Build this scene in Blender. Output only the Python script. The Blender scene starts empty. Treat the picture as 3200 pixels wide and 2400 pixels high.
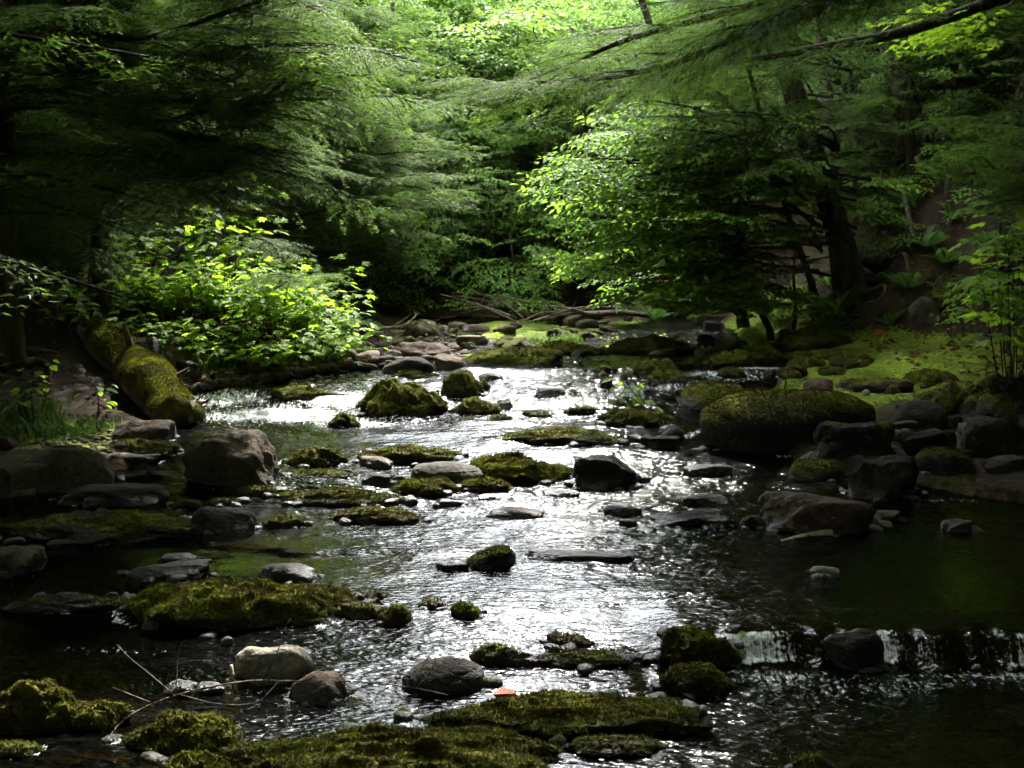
import bpy, math, random
import numpy as np

# ------------------------------------------------------------------ camera, sky, sun, exposure
sc = bpy.context.scene
EYE = 1.45
PITCH = math.radians(5.25)
cam_d = bpy.data.cameras.new('camera')
cam_d.sensor_width = 36.0
cam_d.lens = 38.67
cam_d.clip_start = 0.05
cam_d.clip_end = 400.0
cam = bpy.data.objects.new('camera', cam_d)
sc.collection.objects.link(cam)
cam.location = (0, 0, EYE)
cam.rotation_euler = (math.radians(90) - PITCH, 0, 0)
sc.camera = cam

SUN_EL, SUN_AZ = math.radians(50), math.radians(6)      # azimuth clockwise from +Y (the view direction)
SUN_DIR = (math.sin(SUN_AZ) * math.cos(SUN_EL), math.cos(SUN_AZ) * math.cos(SUN_EL), math.sin(SUN_EL))
world = bpy.data.worlds.new('World')
sc.world = world
world.use_nodes = True
nt = world.node_tree
for n in list(nt.nodes):
    nt.nodes.remove(n)
wo = nt.nodes.new('ShaderNodeOutputWorld')
wb = nt.nodes.new('ShaderNodeBackground')
sky = nt.nodes.new('ShaderNodeTexSky')
sky.sky_type = 'NISHITA'
sky.sun_disc = False
sky.sun_elevation = SUN_EL
sky.sun_rotation = SUN_AZ
sky.dust_density = 4.0
sky.air_density = 1.3
sky.ozone_density = 1.0
# broken bright cloud over the whole sky
wtc = nt.nodes.new('ShaderNodeTexCoord')
wn = nt.nodes.new('ShaderNodeTexNoise')
wn.inputs['Scale'].default_value = 2.2
wn.inputs['Detail'].default_value = 6.0
wr = nt.nodes.new('ShaderNodeValToRGB')
wr.color_ramp.elements[0].position = 0.28
wr.color_ramp.elements[1].position = 0.50
wmix = nt.nodes.new('ShaderNodeMixRGB')
wmix.inputs[2].default_value = (26.0, 27.0, 28.8, 1)
nt.links.new(wtc.outputs['Generated'], wn.inputs['Vector'])
nt.links.new(wn.outputs['Fac'], wr.inputs['Fac'])
nt.links.new(wr.outputs['Color'], wmix.inputs[0])
nt.links.new(sky.outputs['Color'], wmix.inputs[1])
nt.links.new(wmix.outputs[0], wb.inputs['Color'])
wb.inputs['Strength'].default_value = 0.15
nt.links.new(wb.outputs[0], wo.inputs[0])

sun_d = bpy.data.lights.new('sun', 'SUN')
sun_d.energy = 5.0
sun_d.angle = math.radians(0.6)
sun_d.color = (1.0, 0.955, 0.87)
sun = bpy.data.objects.new('sun', sun_d)
sc.collection.objects.link(sun)
from mathutils import Vector, Matrix, Quaternion
sun.rotation_euler = Vector(SUN_DIR).to_track_quat('Z', 'Y').to_euler()

sc.view_settings.view_transform = 'Standard'
sc.view_settings.look = 'None'
sc.view_settings.gamma = 1.0
sc.view_settings.use_curve_mapping = False
sc.view_settings.exposure = 2.2

cy = sc.cycles
cy.max_bounces = 5
cy.diffuse_bounces = 2
cy.glossy_bounces = 2
cy.transmission_bounces = 3
cy.transparent_max_bounces = 6
cy.caustics_reflective = False
cy.caustics_refractive = False
cy.sample_clamp_indirect = 1.5
cy.use_adaptive_sampling = True
cy.adaptive_threshold = 0.035
cy.adaptive_min_samples = 16
cy.use_light_tree = False
cy.use_denoising = True
try:
    cy.denoiser = 'OPENIMAGEDENOISE'
    cy.denoising_input_passes = 'RGB_ALBEDO_NORMAL'
    cy.denoising_prefilter = 'FAST'
except Exception:
    pass
sc.render.use_persistent_data = False

# ------------------------------------------------------------------ helpers
C = sc.collection
FP = 3437.5
SP, CP = math.sin(PITCH), math.cos(PITCH)

def ray(px, py):
    """Direction (scaled so that its Y is 1) through a point of the 3200 x 2400 photograph."""
    dx = (px - 1600) / FP
    dy = (1200 - py) / FP
    d = np.array([dx, CP + dy * SP, -SP + dy * CP])
    return d / d[1]

def P(px, py, Y):
    d = ray(px, py)
    return Vector((d[0] * Y, Y, EYE + d[2] * Y))

def _h(ix, iy, iz, seed):
    h = (ix.astype(np.int64) * 374761393 + iy.astype(np.int64) * 668265263 + iz.astype(np.int64) * 2147483647 + seed * 974711) & 0xFFFFFFFF
    h = ((h ^ (h >> 13)) * 1274126177) & 0xFFFFFFFF
    h = ((h ^ (h >> 16)) * 2246822519) & 0xFFFFFFFF
    return ((h ^ (h >> 15)) & 0xFFFFFF) / float(0x7FFFFF) - 1.0

def noise3(x, y, z, seed=0):
    x, y, z = np.broadcast_arrays(np.asarray(x, float), np.asarray(y, float), np.asarray(z, float))
    x0, y0, z0 = np.floor(x), np.floor(y), np.floor(z)
    u, v, w = x - x0, y - y0, z - z0
    u = u * u * u * (u * (u * 6 - 15) + 10); v = v * v * v * (v * (v * 6 - 15) + 10); w = w * w * w * (w * (w * 6 - 15) + 10)
    r = 0
    for i in (0, 1):
        for j in (0, 1):
            for k in (0, 1):
                r = r + _h(x0 + i, y0 + j, z0 + k, seed) * (u if i else 1 - u) * (v if j else 1 - v) * (w if k else 1 - w)
    return r

def noise2(x, y, seed=0):
    x, y = np.broadcast_arrays(np.asarray(x, float), np.asarray(y, float))
    x0, y0 = np.floor(x), np.floor(y)
    u, v = x - x0, y - y0
    u = u * u * u * (u * (u * 6 - 15) + 10); v = v * v * v * (v * (v * 6 - 15) + 10)
    z0 = np.zeros_like(x0)
    r = 0
    for i in (0, 1):
        for j in (0, 1):
            r = r + _h(x0 + i, y0 + j, z0, seed) * (u if i else 1 - u) * (v if j else 1 - v)
    return r

def fbm2(x, y, o=4, seed=0, g=0.5):
    a, s, t = 1.0, 0, 0
    for k in range(o):
        s = s + a * noise2(x * 2 ** k + 17.3 * k, y * 2 ** k - 9.1 * k, seed + k); t += a; a *= g
    return s / t

def fbm3(x, y, z, o=4, seed=0, g=0.5):
    a, s, t = 1.0, 0, 0
    for k in range(o):
        s = s + a * noise3(x * 2 ** k + 17.3 * k, y * 2 ** k - 9.1 * k, z * 2 ** k + 3.7 * k, seed + k); t += a; a *= g
    return s / t

def sstep(a, b, x):
    t = np.clip((np.asarray(x, float) - a) / (b - a), 0, 1)
    return t * t * (3 - 2 * t)

def make_mesh(name, V, F, mats=(), midx=None, smooth=True, attrs=None):
    V = np.asarray(V, np.float32); 
    me = bpy.data.meshes.new(name)
    if isinstance(F, (list, tuple)) and len(F) and isinstance(F[0], np.ndarray) and F[0].ndim == 2:
        groups = [f for f in F if len(f)]
    else:
        groups = [np.asarray(F)]
    loops = np.concatenate([g.ravel() for g in groups]).astype(np.int32)
    tot = np.concatenate([np.full(len(g), g.shape[1]) for g in groups]).astype(np.int32)
    start = np.concatenate([[0], np.cumsum(tot)[:-1]]).astype(np.int32)
    me.vertices.add(len(V)); me.vertices.foreach_set('co', V.ravel())
    me.loops.add(len(loops)); me.loops.foreach_set('vertex_index', loops)
    me.polygons.add(len(tot)); me.polygons.foreach_set('loop_start', start); me.polygons.foreach_set('loop_total', tot)
    for m in mats:
        me.materials.append(m)
    if midx is not None:
        me.polygons.foreach_set('material_index', np.asarray(midx, np.int32))
    me.polygons.foreach_set('use_smooth', np.full(len(tot), bool(smooth)))
    for k, a in (attrs or {}).items():
        at = me.attributes.new(k, 'FLOAT', 'POINT')
        at.data.foreach_set('value', np.asarray(a, np.float32))
    me.update(calc_edges=True)
    return me

def link(name, me, parent=None, loc=(0, 0, 0)):
    o = bpy.data.objects.new(name, me)
    C.objects.link(o)
    o.location = loc
    if parent is not None:
        o.parent = parent
    return o

def tag(o, label=None, cat=None, group=None, kind=None):
    if label: o['label'] = label
    if cat: o['category'] = cat
    if group: o['group'] = group
    if kind: o['kind'] = kind
    return o

def empty(name, loc, label, cat, group=None):
    o = bpy.data.objects.new(name, None)
    o.empty_display_size = 0.1
    C.objects.link(o)
    o.location = loc
    return tag(o, label, cat, group)

class Geo:
    """collects vertices and faces (triangles and quads) with a material number"""
    def __init__(s):
        s.V, s.T, s.Q, s.mt, s.mq, s.n, s.A = [], [], [], [], [], 0, []
    def add(s, V, F, m=0, a=0.0):
        V = np.asarray(V, float); F = np.asarray(F, int)
        s.V.append(V)
        s.A.append(np.full(len(V), a) if np.isscalar(a) else np.asarray(a, float))
        if F.shape[1] == 3:
            s.T.append(F + s.n); s.mt.append(np.full(len(F), m))
        else:
            s.Q.append(F + s.n); s.mq.append(np.full(len(F), m))
        s.n += len(V)
    def mesh(s, name, mats, smooth=True, attr='tint'):
        fs, mi = [], []
        if s.T: fs.append(np.concatenate(s.T)); mi.append(np.concatenate(s.mt))
        if s.Q: fs.append(np.concatenate(s.Q)); mi.append(np.concatenate(s.mq))
        return make_mesh(name, np.concatenate(s.V), fs, mats, np.concatenate(mi), smooth, {attr: np.concatenate(s.A)})
    def arrays(s):
        return np.concatenate(s.V), np.concatenate(s.A)

def tube(pts, rad, n=6, cap=True, rough=0.0, seed=0, freq=6.0):
    """closed tapering tube along a polyline -> V, quads"""
    pts = np.asarray([tuple(p) for p in pts], float); rad = np.asarray(rad, float) * np.ones(len(pts))
    m = len(pts)
    tg = np.gradient(pts, axis=0); tg /= np.linalg.norm(tg, axis=1)[:, None] + 1e-9
    up = np.array([0, 0, 1.0]) if abs(tg[0][2]) < 0.8 else np.array([1.0, 0, 0])
    V = np.zeros((m, n, 3))
    ang = np.linspace(0, 2 * np.pi, n, endpoint=False)
    a = np.cross(tg[0], up); a /= np.linalg.norm(a)
    RR = rad[:, None] * np.ones((m, n))
    if rough:
        RR = RR * (1 + rough * fbm3(np.cos(ang)[None] * 1.3 + seed, np.sin(ang)[None] * 1.3, (np.arange(m) * freq / m)[:, None], 3, seed))
    for i in range(m):
        a = a - tg[i] * a.dot(tg[i]); a /= np.linalg.norm(a) + 1e-9
        b = np.cross(tg[i], a)
        V[i] = pts[i] + (np.cos(ang)[:, None] * a + np.sin(ang)[:, None] * b) * RR[i][:, None]
    V = V.reshape(-1, 3)
    i = np.arange(m - 1)[:, None] * n; j = np.arange(n)[None, :]; k = (np.arange(n) + 1)[None, :] % n
    Q = np.stack([i + j, i + k, i + n + k, i + n + j], -1).reshape(-1, 4)
    if cap:
        c0, c1 = len(V), len(V) + 1
        V = np.vstack([V, pts[0] - tg[0] * rad[0] * 0.3, pts[-1] + tg[-1] * rad[-1] * 0.5])
        j = np.arange(n); k = (j + 1) % n; e = (m - 1) * n
        # degenerate quads keep the array rectangular
        Q = np.vstack([Q, np.stack([np.full(n, c0), k, j, j], -1)[:0]])
        T = np.vstack([np.stack([np.full(n, c0), k, j], -1), np.stack([np.full(n, c1), e + j, e + k], -1)])
        return V, Q, T
    return V, Q, np.zeros((0, 3), int)

def add_tube(g, pts, rad, n=6, m=0, a=0.0, **kw):
    V, Q, T = tube(pts, rad, n, **kw)
    base = g.n
    g.add(V, Q, m, a)
    if len(T):
        g.T.append(T + base); g.mt.append(np.full(len(T), m))

def curve_pts(pts, n):
    """smooth curve through the points (Catmull-Rom), n samples"""
    p = np.asarray([tuple(q) for q in pts], float)
    if len(p) == 2:
        t = np.linspace(0, 1, n)[:, None]
        return p[0] * (1 - t) + p[1] * t
    q = np.vstack([2 * p[0] - p[1], p, 2 * p[-1] - p[-2]])
    out = []
    for s in np.linspace(0, len(p) - 1 - 1e-6, n):
        i = int(s); t = s - i
        a, b, c, d = q[i], q[i + 1], q[i + 2], q[i + 3]
        out.append(0.5 * (2 * b + (c - a) * t + (2 * a - 5 * b + 4 * c - d) * t * t + (3 * b - a - 3 * c + d) * t ** 3))
    return np.array(out)

# ------------------------------------------------------------------ materials
def mat(name):
    m = bpy.data.materials.new(name); m.use_nodes = True
    t = m.node_tree
    for n in list(t.nodes): t.nodes.remove(n)
    out = t.nodes.new('ShaderNodeOutputMaterial')
    return m, t, out
def nd(t, typ, **kw):
    n = t.nodes.new(typ)
    for k, v in kw.items():
        if k in n.inputs: n.inputs[k].default_value = v
        else: setattr(n, k, v)
    return n
def noise_node(t, scale, detail=4, rough=0.55, vec=None, dist=0.0):
    n = nd(t, 'ShaderNodeTexNoise'); n.inputs['Scale'].default_value = scale; n.inputs['Detail'].default_value = detail
    n.inputs['Roughness'].default_value = rough; n.inputs['Distortion'].default_value = dist
    if vec is not None: t.links.new(vec, n.inputs['Vector'])
    return n.outputs['Fac']
def ramp(t, fac, stops):
    r = nd(t, 'ShaderNodeValToRGB'); e = r.color_ramp.elements
    while len(e) < len(stops): e.new(0.5)
    for i, (p, c) in enumerate(stops):
        e[i].position = p; e[i].color = (c, c, c, 1) if np.isscalar(c) else (*c, 1)
    t.links.new(fac, r.inputs['Fac']); return r.outputs['Color']
def mixc(t, f, a, b, mode='MIX'):
    n = nd(t, 'ShaderNodeMixRGB', blend_type=mode)
    for s, v in zip(n.inputs, (f, a, b)):
        if hasattr(v, 'links'): t.links.new(v, s)
        elif np.isscalar(v): s.default_value = v if s.type == 'VALUE' else (v, v, v, 1)
        else: s.default_value = (*v, 1)
    return n.outputs[0]
def math_n(t, op, a, b=0.0):
    n = nd(t, 'ShaderNodeMath', operation=op)
    for s, v in zip(n.inputs, (a, b)):
        if hasattr(v, 'links'): t.links.new(v, s)
        else: s.default_value = v
    return n.outputs[0]
def attr_n(t, name):
    n = nd(t, 'ShaderNodeAttribute'); n.attribute_name = name; return n.outputs['Fac']
def bump_n(t, h, strength, dist, normal=None):
    n = nd(t, 'ShaderNodeBump'); n.inputs['Strength'].default_value = strength; n.inputs['Distance'].default_value = dist
    t.links.new(h, n.inputs['Height'])
    if normal is not None: t.links.new(normal, n.inputs['Normal'])
    return n.outputs[0]

MOSS_A, MOSS_B, MOSS_C = (0.014, 0.014, 0.003), (0.060, 0.062, 0.008), (0.150, 0.152, 0.018)

def moss_ramp(t, fac, bright=1.0):
    return ramp(t, fac, [(0.34, tuple(x * bright for x in MOSS_A)), (0.52, tuple(x * bright for x in MOSS_B)), (0.70, tuple(x * bright for x in MOSS_C))])

def make_rock_mat():
    m, t, out = mat('rock')
    tc = nd(t, 'ShaderNodeTexCoord'); v = tc.outputs['Object']
    oi = nd(t, 'ShaderNodeObjectInfo')
    add = nd(t, 'ShaderNodeVectorMath', operation='ADD')
    t.links.new(v, add.inputs[0]); t.links.new(oi.outputs['Location'], add.inputs[1]); v = add.outputs[0]
    n1 = noise_node(t, 5.0, 2, 0.65, v, 0.0); n2 = noise_node(t, 42, 3, 0.72, v)
    k = ramp(t, mixc(t, 0.5, n1, n2), [(0.32, 0.30), (0.5, 0.85), (0.68, 1.6)])
    col = mixc(t, 1.0, oi.outputs['Color'], k, 'MULTIPLY')
    col = mixc(t, ramp(t, n2, [(0.62, 0.0), (0.74, 0.35)]), col, (0.20, 0.19, 0.15))           # pale lichen specks
    col = mixc(t, ramp(t, n1, [(0.56, 0.0), (0.72, 0.55)]), col, (0.075, 0.052, 0.032))        # iron stain
    wet = attr_n(t, 'wet')
    mc = moss_ramp(t, mixc(t, 0.5, n1, n2))
    mk = math_n(t, 'ADD', attr_n(t, 'moss'), math_n(t, 'MULTIPLY', math_n(t, 'SUBTRACT', n2, 0.5), 0.9))
    mf = ramp(t, mk, [(0.42, 0.0), (0.58, 1.0)])
    col = mixc(t, mf, col, mc)
    col = mixc(t, math_n(t, 'MULTIPLY', wet, 0.85), col, (0.006, 0.0055, 0.004))
    b = nd(t, 'ShaderNodeBsdfPrincipled')
    t.links.new(col, b.inputs['Base Color'])
    r = mixc(t, wet, 0.85, 0.28); r = mixc(t, mf, r, 0.95)
    t.links.new(r, b.inputs['Roughness'])
    t.links.new(mixc(t, wet, 0.12, 0.5), b.inputs['Specular IOR Level'])
    t.links.new(bump_n(t, mixc(t, 0.4, n2, n1), 1.0, 0.03), b.inputs['Normal'])
    t.links.new(b.outputs[0], out.inputs[0])
    return m
M_rock = make_rock_mat()

def make_moss_mat():
    m, t, out = mat('moss')
    g = nd(t, 'ShaderNodeNewGeometry'); v = g.outputs['Position']
    nz = noise_node(t, 9.0, 3, 0.7, v)
    mc = moss_ramp(t, nz)
    mc = mixc(t, ramp(t, noise_node(t, 3.3, 2, 0.6, v), [(0.44, 0.0), (0.58, 0.9)]), mc, (0.036, 0.025, 0.009))
    col = mixc(t, attr_n(t, 'tint'), mc, mixc(t, 1.0, mc, (1.9, 1.85, 1.3), 'MULTIPLY'))
    col = mixc(t, math_n(t, 'MULTIPLY', attr_n(t, 'wet'), 0.8), col, (0.010, 0.009, 0.003))
    b = nd(t, 'ShaderNodeBsdfPrincipled', Roughness=0.9); b.inputs['Specular IOR Level'].default_value = 0.15
    t.links.new(col, b.inputs['Base Color'])
    tr = nd(t, 'ShaderNodeBsdfTranslucent'); t.links.new(mixc(t, 1.0, col, (1.2, 1.5, 0.6), 'MULTIPLY'), tr.inputs['Color'])
    mx = nd(t, 'ShaderNodeMixShader'); mx.inputs[0].default_value = 0.25
    t.links.new(b.outputs[0], mx.inputs[1]); t.links.new(tr.outputs[0], mx.inputs[2])
    t.links.new(mx.outputs[0], out.inputs[0])
    return m
M_moss = make_moss_mat()

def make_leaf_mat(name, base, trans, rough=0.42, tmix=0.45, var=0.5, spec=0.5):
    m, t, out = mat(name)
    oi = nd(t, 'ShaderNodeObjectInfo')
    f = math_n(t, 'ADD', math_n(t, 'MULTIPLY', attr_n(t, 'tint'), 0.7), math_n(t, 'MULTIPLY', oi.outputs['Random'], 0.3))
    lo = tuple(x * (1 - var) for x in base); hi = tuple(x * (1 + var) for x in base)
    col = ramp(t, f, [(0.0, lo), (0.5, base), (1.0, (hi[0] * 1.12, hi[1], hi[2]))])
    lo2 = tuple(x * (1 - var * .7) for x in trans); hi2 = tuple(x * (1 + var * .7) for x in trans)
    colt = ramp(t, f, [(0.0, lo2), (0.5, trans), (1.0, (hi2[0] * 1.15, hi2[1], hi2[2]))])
    b = nd(t, 'ShaderNodeBsdfPrincipled', Roughness=rough); b.inputs['Specular IOR Level'].default_value = spec
    t.links.new(col, b.inputs['Base Color'])
    tr = nd(t, 'ShaderNodeBsdfTranslucent'); t.links.new(colt, tr.inputs['Color'])
    mx = nd(t, 'ShaderNodeMixShader'); mx.inputs[0].default_value = tmix
    t.links.new(b.outputs[0], mx.inputs[1]); t.links.new(tr.outputs[0], mx.inputs[2])
    t.links.new(mx.outputs[0], out.inputs[0])
    return m
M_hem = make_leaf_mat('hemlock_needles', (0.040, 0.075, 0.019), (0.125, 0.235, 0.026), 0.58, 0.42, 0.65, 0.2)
M_broad = make_leaf_mat('broad_leaf', (0.085, 0.165, 0.028), (0.20, 0.37, 0.035), 0.58, 0.50, 0.5, 0.12)
M_far = make_leaf_mat('far_leaf', (0.080, 0.140, 0.040), (0.15, 0.27, 0.055), 0.55, 0.5, 0.6, 0.15)
M_maple = make_leaf_mat('maple_leaf', (0.110, 0.195, 0.024), (0.34, 0.55, 0.030), 0.55, 0.60, 0.30, 0.2)
M_fern = make_leaf_mat('fern_leaf', (0.055, 0.125, 0.030), (0.14, 0.30, 0.04), 0.5, 0.42, 0.35, 0.35)
M_grass = make_leaf_mat('grass_blade', (0.045, 0.090, 0.018), (0.10, 0.20, 0.02), 0.5, 0.40, 0.4, 0.3)
M_dead = make_leaf_mat('dead_leaf', (0.080, 0.036, 0.018), (0.09, 0.032, 0.012), 0.8, 0.2, 0.7, 0.1)
M_orange = make_leaf_mat('orange_leaf', (0.26, 0.062, 0.014), (0.22, 0.05, 0.01), 0.6, 0.25, 0.2, 0.3)

def make_bark(name, c1, c2, moss=0.0, sc_z=1.4, sc_x=11.0):
    m, t, out = mat(name)
    tc = nd(t, 'ShaderNodeTexCoord')
    mp = nd(t, 'ShaderNodeMapping'); mp.inputs['Scale'].default_value = (sc_x, sc_x, sc_z); t.links.new(tc.outputs['Object'], mp.inputs['Vector'])
    n1 = noise_node(t, 1.6, 3, 0.65, mp.outputs[0]); n2 = noise_node(t, 9, 2, 0.6, tc.outputs['Object'])
    col = ramp(t, n1, [(0.34, c1), (0.62, c2)])
    if moss:
        mc = moss_ramp(t, n2)
        col = mixc(t, ramp(t, n2, [(0.50, 0.0), (0.66, moss)]), col, mc)
    b = nd(t, 'ShaderNodeBsdfPrincipled', Roughness=0.88); b.inputs['Specular IOR Level'].default_value = 0.2
    t.links.new(col, b.inputs['Base Color'])
    t.links.new(bump_n(t, n1, 1.0, 0.03), b.inputs['Normal'])
    t.links.new(b.outputs[0], out.inputs[0])
    return m
M_bark = make_bark('bark', (0.022, 0.017, 0.012), (0.090, 0.070, 0.052), 0.3)
M_twig = make_bark('twig_bark', (0.016, 0.012, 0.009), (0.042, 0.031, 0.023), 0.0)
M_pale = make_bark('weathered_wood', (0.13, 0.10, 0.07), (0.34, 0.28, 0.21), 0.0, 3.0, 16.0)
M_drift = make_bark('driftwood', (0.06, 0.047, 0.034), (0.17, 0.14, 0.105), 0.0, 3.0, 16.0)
M_root = make_bark('root_bark', (0.03, 0.024, 0.018), (0.115, 0.09, 0.068), 0.6)
# ------------------------------------------------------------------ shape of the valley
PL = np.array([(-6, -.3), (1, -.07), (3.0, -.015), (3.3, 0), (3.7, .03), (4.0, .07), (4.4, .125), (4.8, .16), (5.98, .22), (6.9, .32), (7.44, .42), (7.98, .48), (9.18, .72), (10.7, .79), (12.4, .89), (13.3, .95), (16, 1.15), (80, 1.4)])
PR = np.array([(-6, -.3), (1, -.07), (3.0, -.015), (3.3, 0), (4.00, 0.004), (4.04, .03), (4.085, .105), (4.13, .128), (4.20, .138), (4.8, .16), (5.98, .22), (6.9, .32), (7.44, .42), (7.98, .48), (9.18, .72), (10.7, .79), (12.4, .89), (13.3, .95), (16, 1.15), (80, 1.4)])
LEDGES = [(3.62, .020, 1), (4.55, .016, 2), (5.02, .022, 3), (5.55, .018, 4), (6.05, .024, 5), (6.62, .026, 6), (7.2, .03, 7), (8.35, .03, 8), (8.75, .03, 9), (9.9, .03, 10), (11.2, .03, 11)]

_XT = np.arange(-70, 70, 0.01)
def _tab(fr, seed):
    v = noise2(_XT * fr + (7.7 * (seed - 140) if seed >= 140 else 0), 0 * _XT, seed)
    return lambda x: np.interp(x, _XT, v)
_lip1, _lip2 = _tab(5.0, 77), _tab(17.0, 78)
_LT = [(Y, a, s, _tab(1.1, 100 + s), _tab(5.0, 120 + s), _tab(0.9, 140 + s)) for Y, a, s in LEDGES]
def Wz(x, y):
    x = np.asarray(x, float); y = np.asarray(y, float)
    r = sstep(0.42, 0.68, x + 0.05 * noise2(x * 9, y * 3, 41))
    lip = 0.055 * _lip1(x) + 0.018 * _lip2(x)
    yr = y + lip * np.exp(-((y - 4.08) / 0.5) ** 2)
    z = (1 - r) * np.interp(y, PL[:, 0], PL[:, 1]) + r * np.interp(yr, PR[:, 0], PR[:, 1])
    for Y, a, s, n1, n2, n3 in _LT:
        yy = Y + 0.16 * n1(x) + 0.05 * n2(x) - 0.10 * x * (1 if s % 2 else -.4)
        act = sstep(-0.25, 0.35, n3(x))
        t = np.clip((y - yy) / 0.09, -1.5, 1.5)
        z = z + act * a * (0.5 * np.tanh(2.2 * t) - np.clip((y - yy) / 0.7, -.5, .5))
    return z

XLp = np.array([(-6, -3.6), (0, -3.4), (6.0, -3.3), (6.8, -2.45), (7.6, -2.55), (8.4, -2.45), (8.8, -2.0), (9.2, -1.4), (9.5, 0.35), (10.5, .5), (11.5, .7), (13, 1.3), (14, 1.8), (60, 6)])
XRp = np.array([(-6, 3.8), (0, 3.6), (5.5, 3.4), (6.0, 2.9), (6.4, 2.2), (7, 1.75), (8, 1.75), (8.8, 2.05), (9.4, 2.4), (10.5, 2.4), (12, 2.35), (13.5, 2.5), (15, 3.3), (60, 14)])
XSp = np.array([(-6, 6.5), (4, 5.2), (7, 4.7), (8, 4.45), (10, 4.0), (11, 3.1), (12.5, 2.6), (14, 2.6), (17, 2.4), (60, 2)])

def Tz(x, y):
    x = np.asarray(x, float); y = np.asarray(y, float)
    w = Wz(x, y)
    n = fbm2(x * 1.3, y * 1.3, 4, 5); nf = fbm2(x * 6, y * 6, 3, 9)
    dl = np.interp(y, XLp[:, 0], XLp[:, 1]) - x + 0.18 * n
    dr = x - np.interp(y, XRp[:, 0], XRp[:, 1]) + 0.18 * n
    bed = w - 0.13 + 0.05 * n + 0.035 * nf
    bar = sstep(9.2, 9.7, y) * sstep(-2.2, -1.2, x)                       # low stony bar in mid-stream, up the brook
    left = w + (1 - bar) * (0.03 + 0.05 * sstep(0.1, 0.6, dl) + 0.10 * np.clip(dl - 0.5, 0, 40)) + bar * (-0.005 + 0.09 * n) + 0.03 * nf
    beach = sstep(6.7, 7.0, y) * (1 - sstep(7.55, 7.8, y))
    left = left - beach * (1 - bar) * (0.05 * sstep(0.1, 0.6, dl) + 0.07 * np.clip(dl - 0.5, 0, 3))
    right = w + 0.05 + 0.05 * np.clip(dr, 0, 4) + 0.04 * n + 0.03 * nf
    z = bed + (left - bed) * sstep(-0.12, 0.12, dl)
    z = z + (right - z) * sstep(-0.12, 0.12, dr)
    s = x - np.interp(y, XSp[:, 0], XSp[:, 1]) + 0.25 * n
    z = z + 0.95 * (np.sqrt(np.clip(s, 0, 60) ** 2 + 0.04) - 0.2) * (0.85 + 0.15 * np.exp(-np.clip(s, 0, 60) / 4)) * (s > 0)
    start = 13.9 + 2.5 * sstep(-1.0, -5.0, x) 
    hf = np.clip(y - start + 0.5 * n, 0, 80)
    z = z + (0.20 + 0.16 * sstep(5, 14, np.abs(x))) * (np.sqrt(hf ** 2 + 0.3) - 0.55) * (hf > 0) * (1 - 0.6 * sstep(0, 6, s)) + 0.45 * sstep(0, 1.8, hf) * (1 - 0.6 * sstep(0, 6, s))
    return z

def Sz(x, y):
    return np.maximum(Wz(x, y), Tz(x, y))

_gx, _gy = np.arange(-8, 8.01, 0.04), np.arange(1.0, 17.01, 0.04)
_GX, _GY = np.meshgrid(_gx, _gy, indexing='ij')
_GW, _GT = Wz(_GX, _GY), Tz(_GX, _GY)
def _look(G, f, x, y):
    x = np.asarray(x, float); y = np.asarray(y, float)
    if x.ndim == 0 and not (-7.9 < x < 7.9 and 1.1 < y < 16.9): return f(x, y)
    u = np.clip((x + 8) / 0.04, 0, len(_gx) - 2); v = np.clip((y - 1.0) / 0.04, 0, len(_gy) - 2)
    i = u.astype(int); j = v.astype(int); a = np.clip(u - i, 0, 1); b = np.clip(v - j, 0, 1)
    return G[i, j] * (1 - a) * (1 - b) + G[i + 1, j] * a * (1 - b) + G[i, j + 1] * (1 - a) * b + G[i + 1, j + 1] * a * b
def Wq(x, y): return float(_look(_GW, Wz, x, y))
def Tq(x, y): return float(_look(_GT, Tz, x, y))
def Sq(x, y): return max(Wq(x, y), Tq(x, y))
_YC = np.concatenate([np.arange(2.2, 16.8, 0.08)])
def S(px, py, water=False):
    """first point of the ground or the water that the ray through the pixel meets"""
    d = ray(px, py)
    f = (lambda x, y: _look(_GW, Wz, x, y)) if water else (lambda x, y: np.maximum(_look(_GW, Wz, x, y), _look(_GT, Tz, x, y)))
    ys = _YC
    for _ in range(2):
        k = np.nonzero(EYE + d[2] * ys <= f(d[0] * ys, ys))[0]
        if not len(k): Y = ys[-1]; break
        Y = ys[k[0]]
        ys = np.linspace(ys[max(k[0] - 1, 0)], Y, 24)
    return Vector((d[0] * Y, Y, EYE + d[2] * Y))

# ------------------------------------------------------------------ ground
def grid(xs, ys):
    X, Y = np.meshgrid(xs, ys)
    nx, ny = len(xs), len(ys)
    i = np.arange(ny - 1)[:, None] * nx; j = np.arange(nx - 1)[None, :]
    Q = np.stack([i + j, i + j + 1, i + nx + j + 1, i + nx + j], -1).reshape(-1, 4)
    return X.ravel(), Y.ravel(), Q

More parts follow.
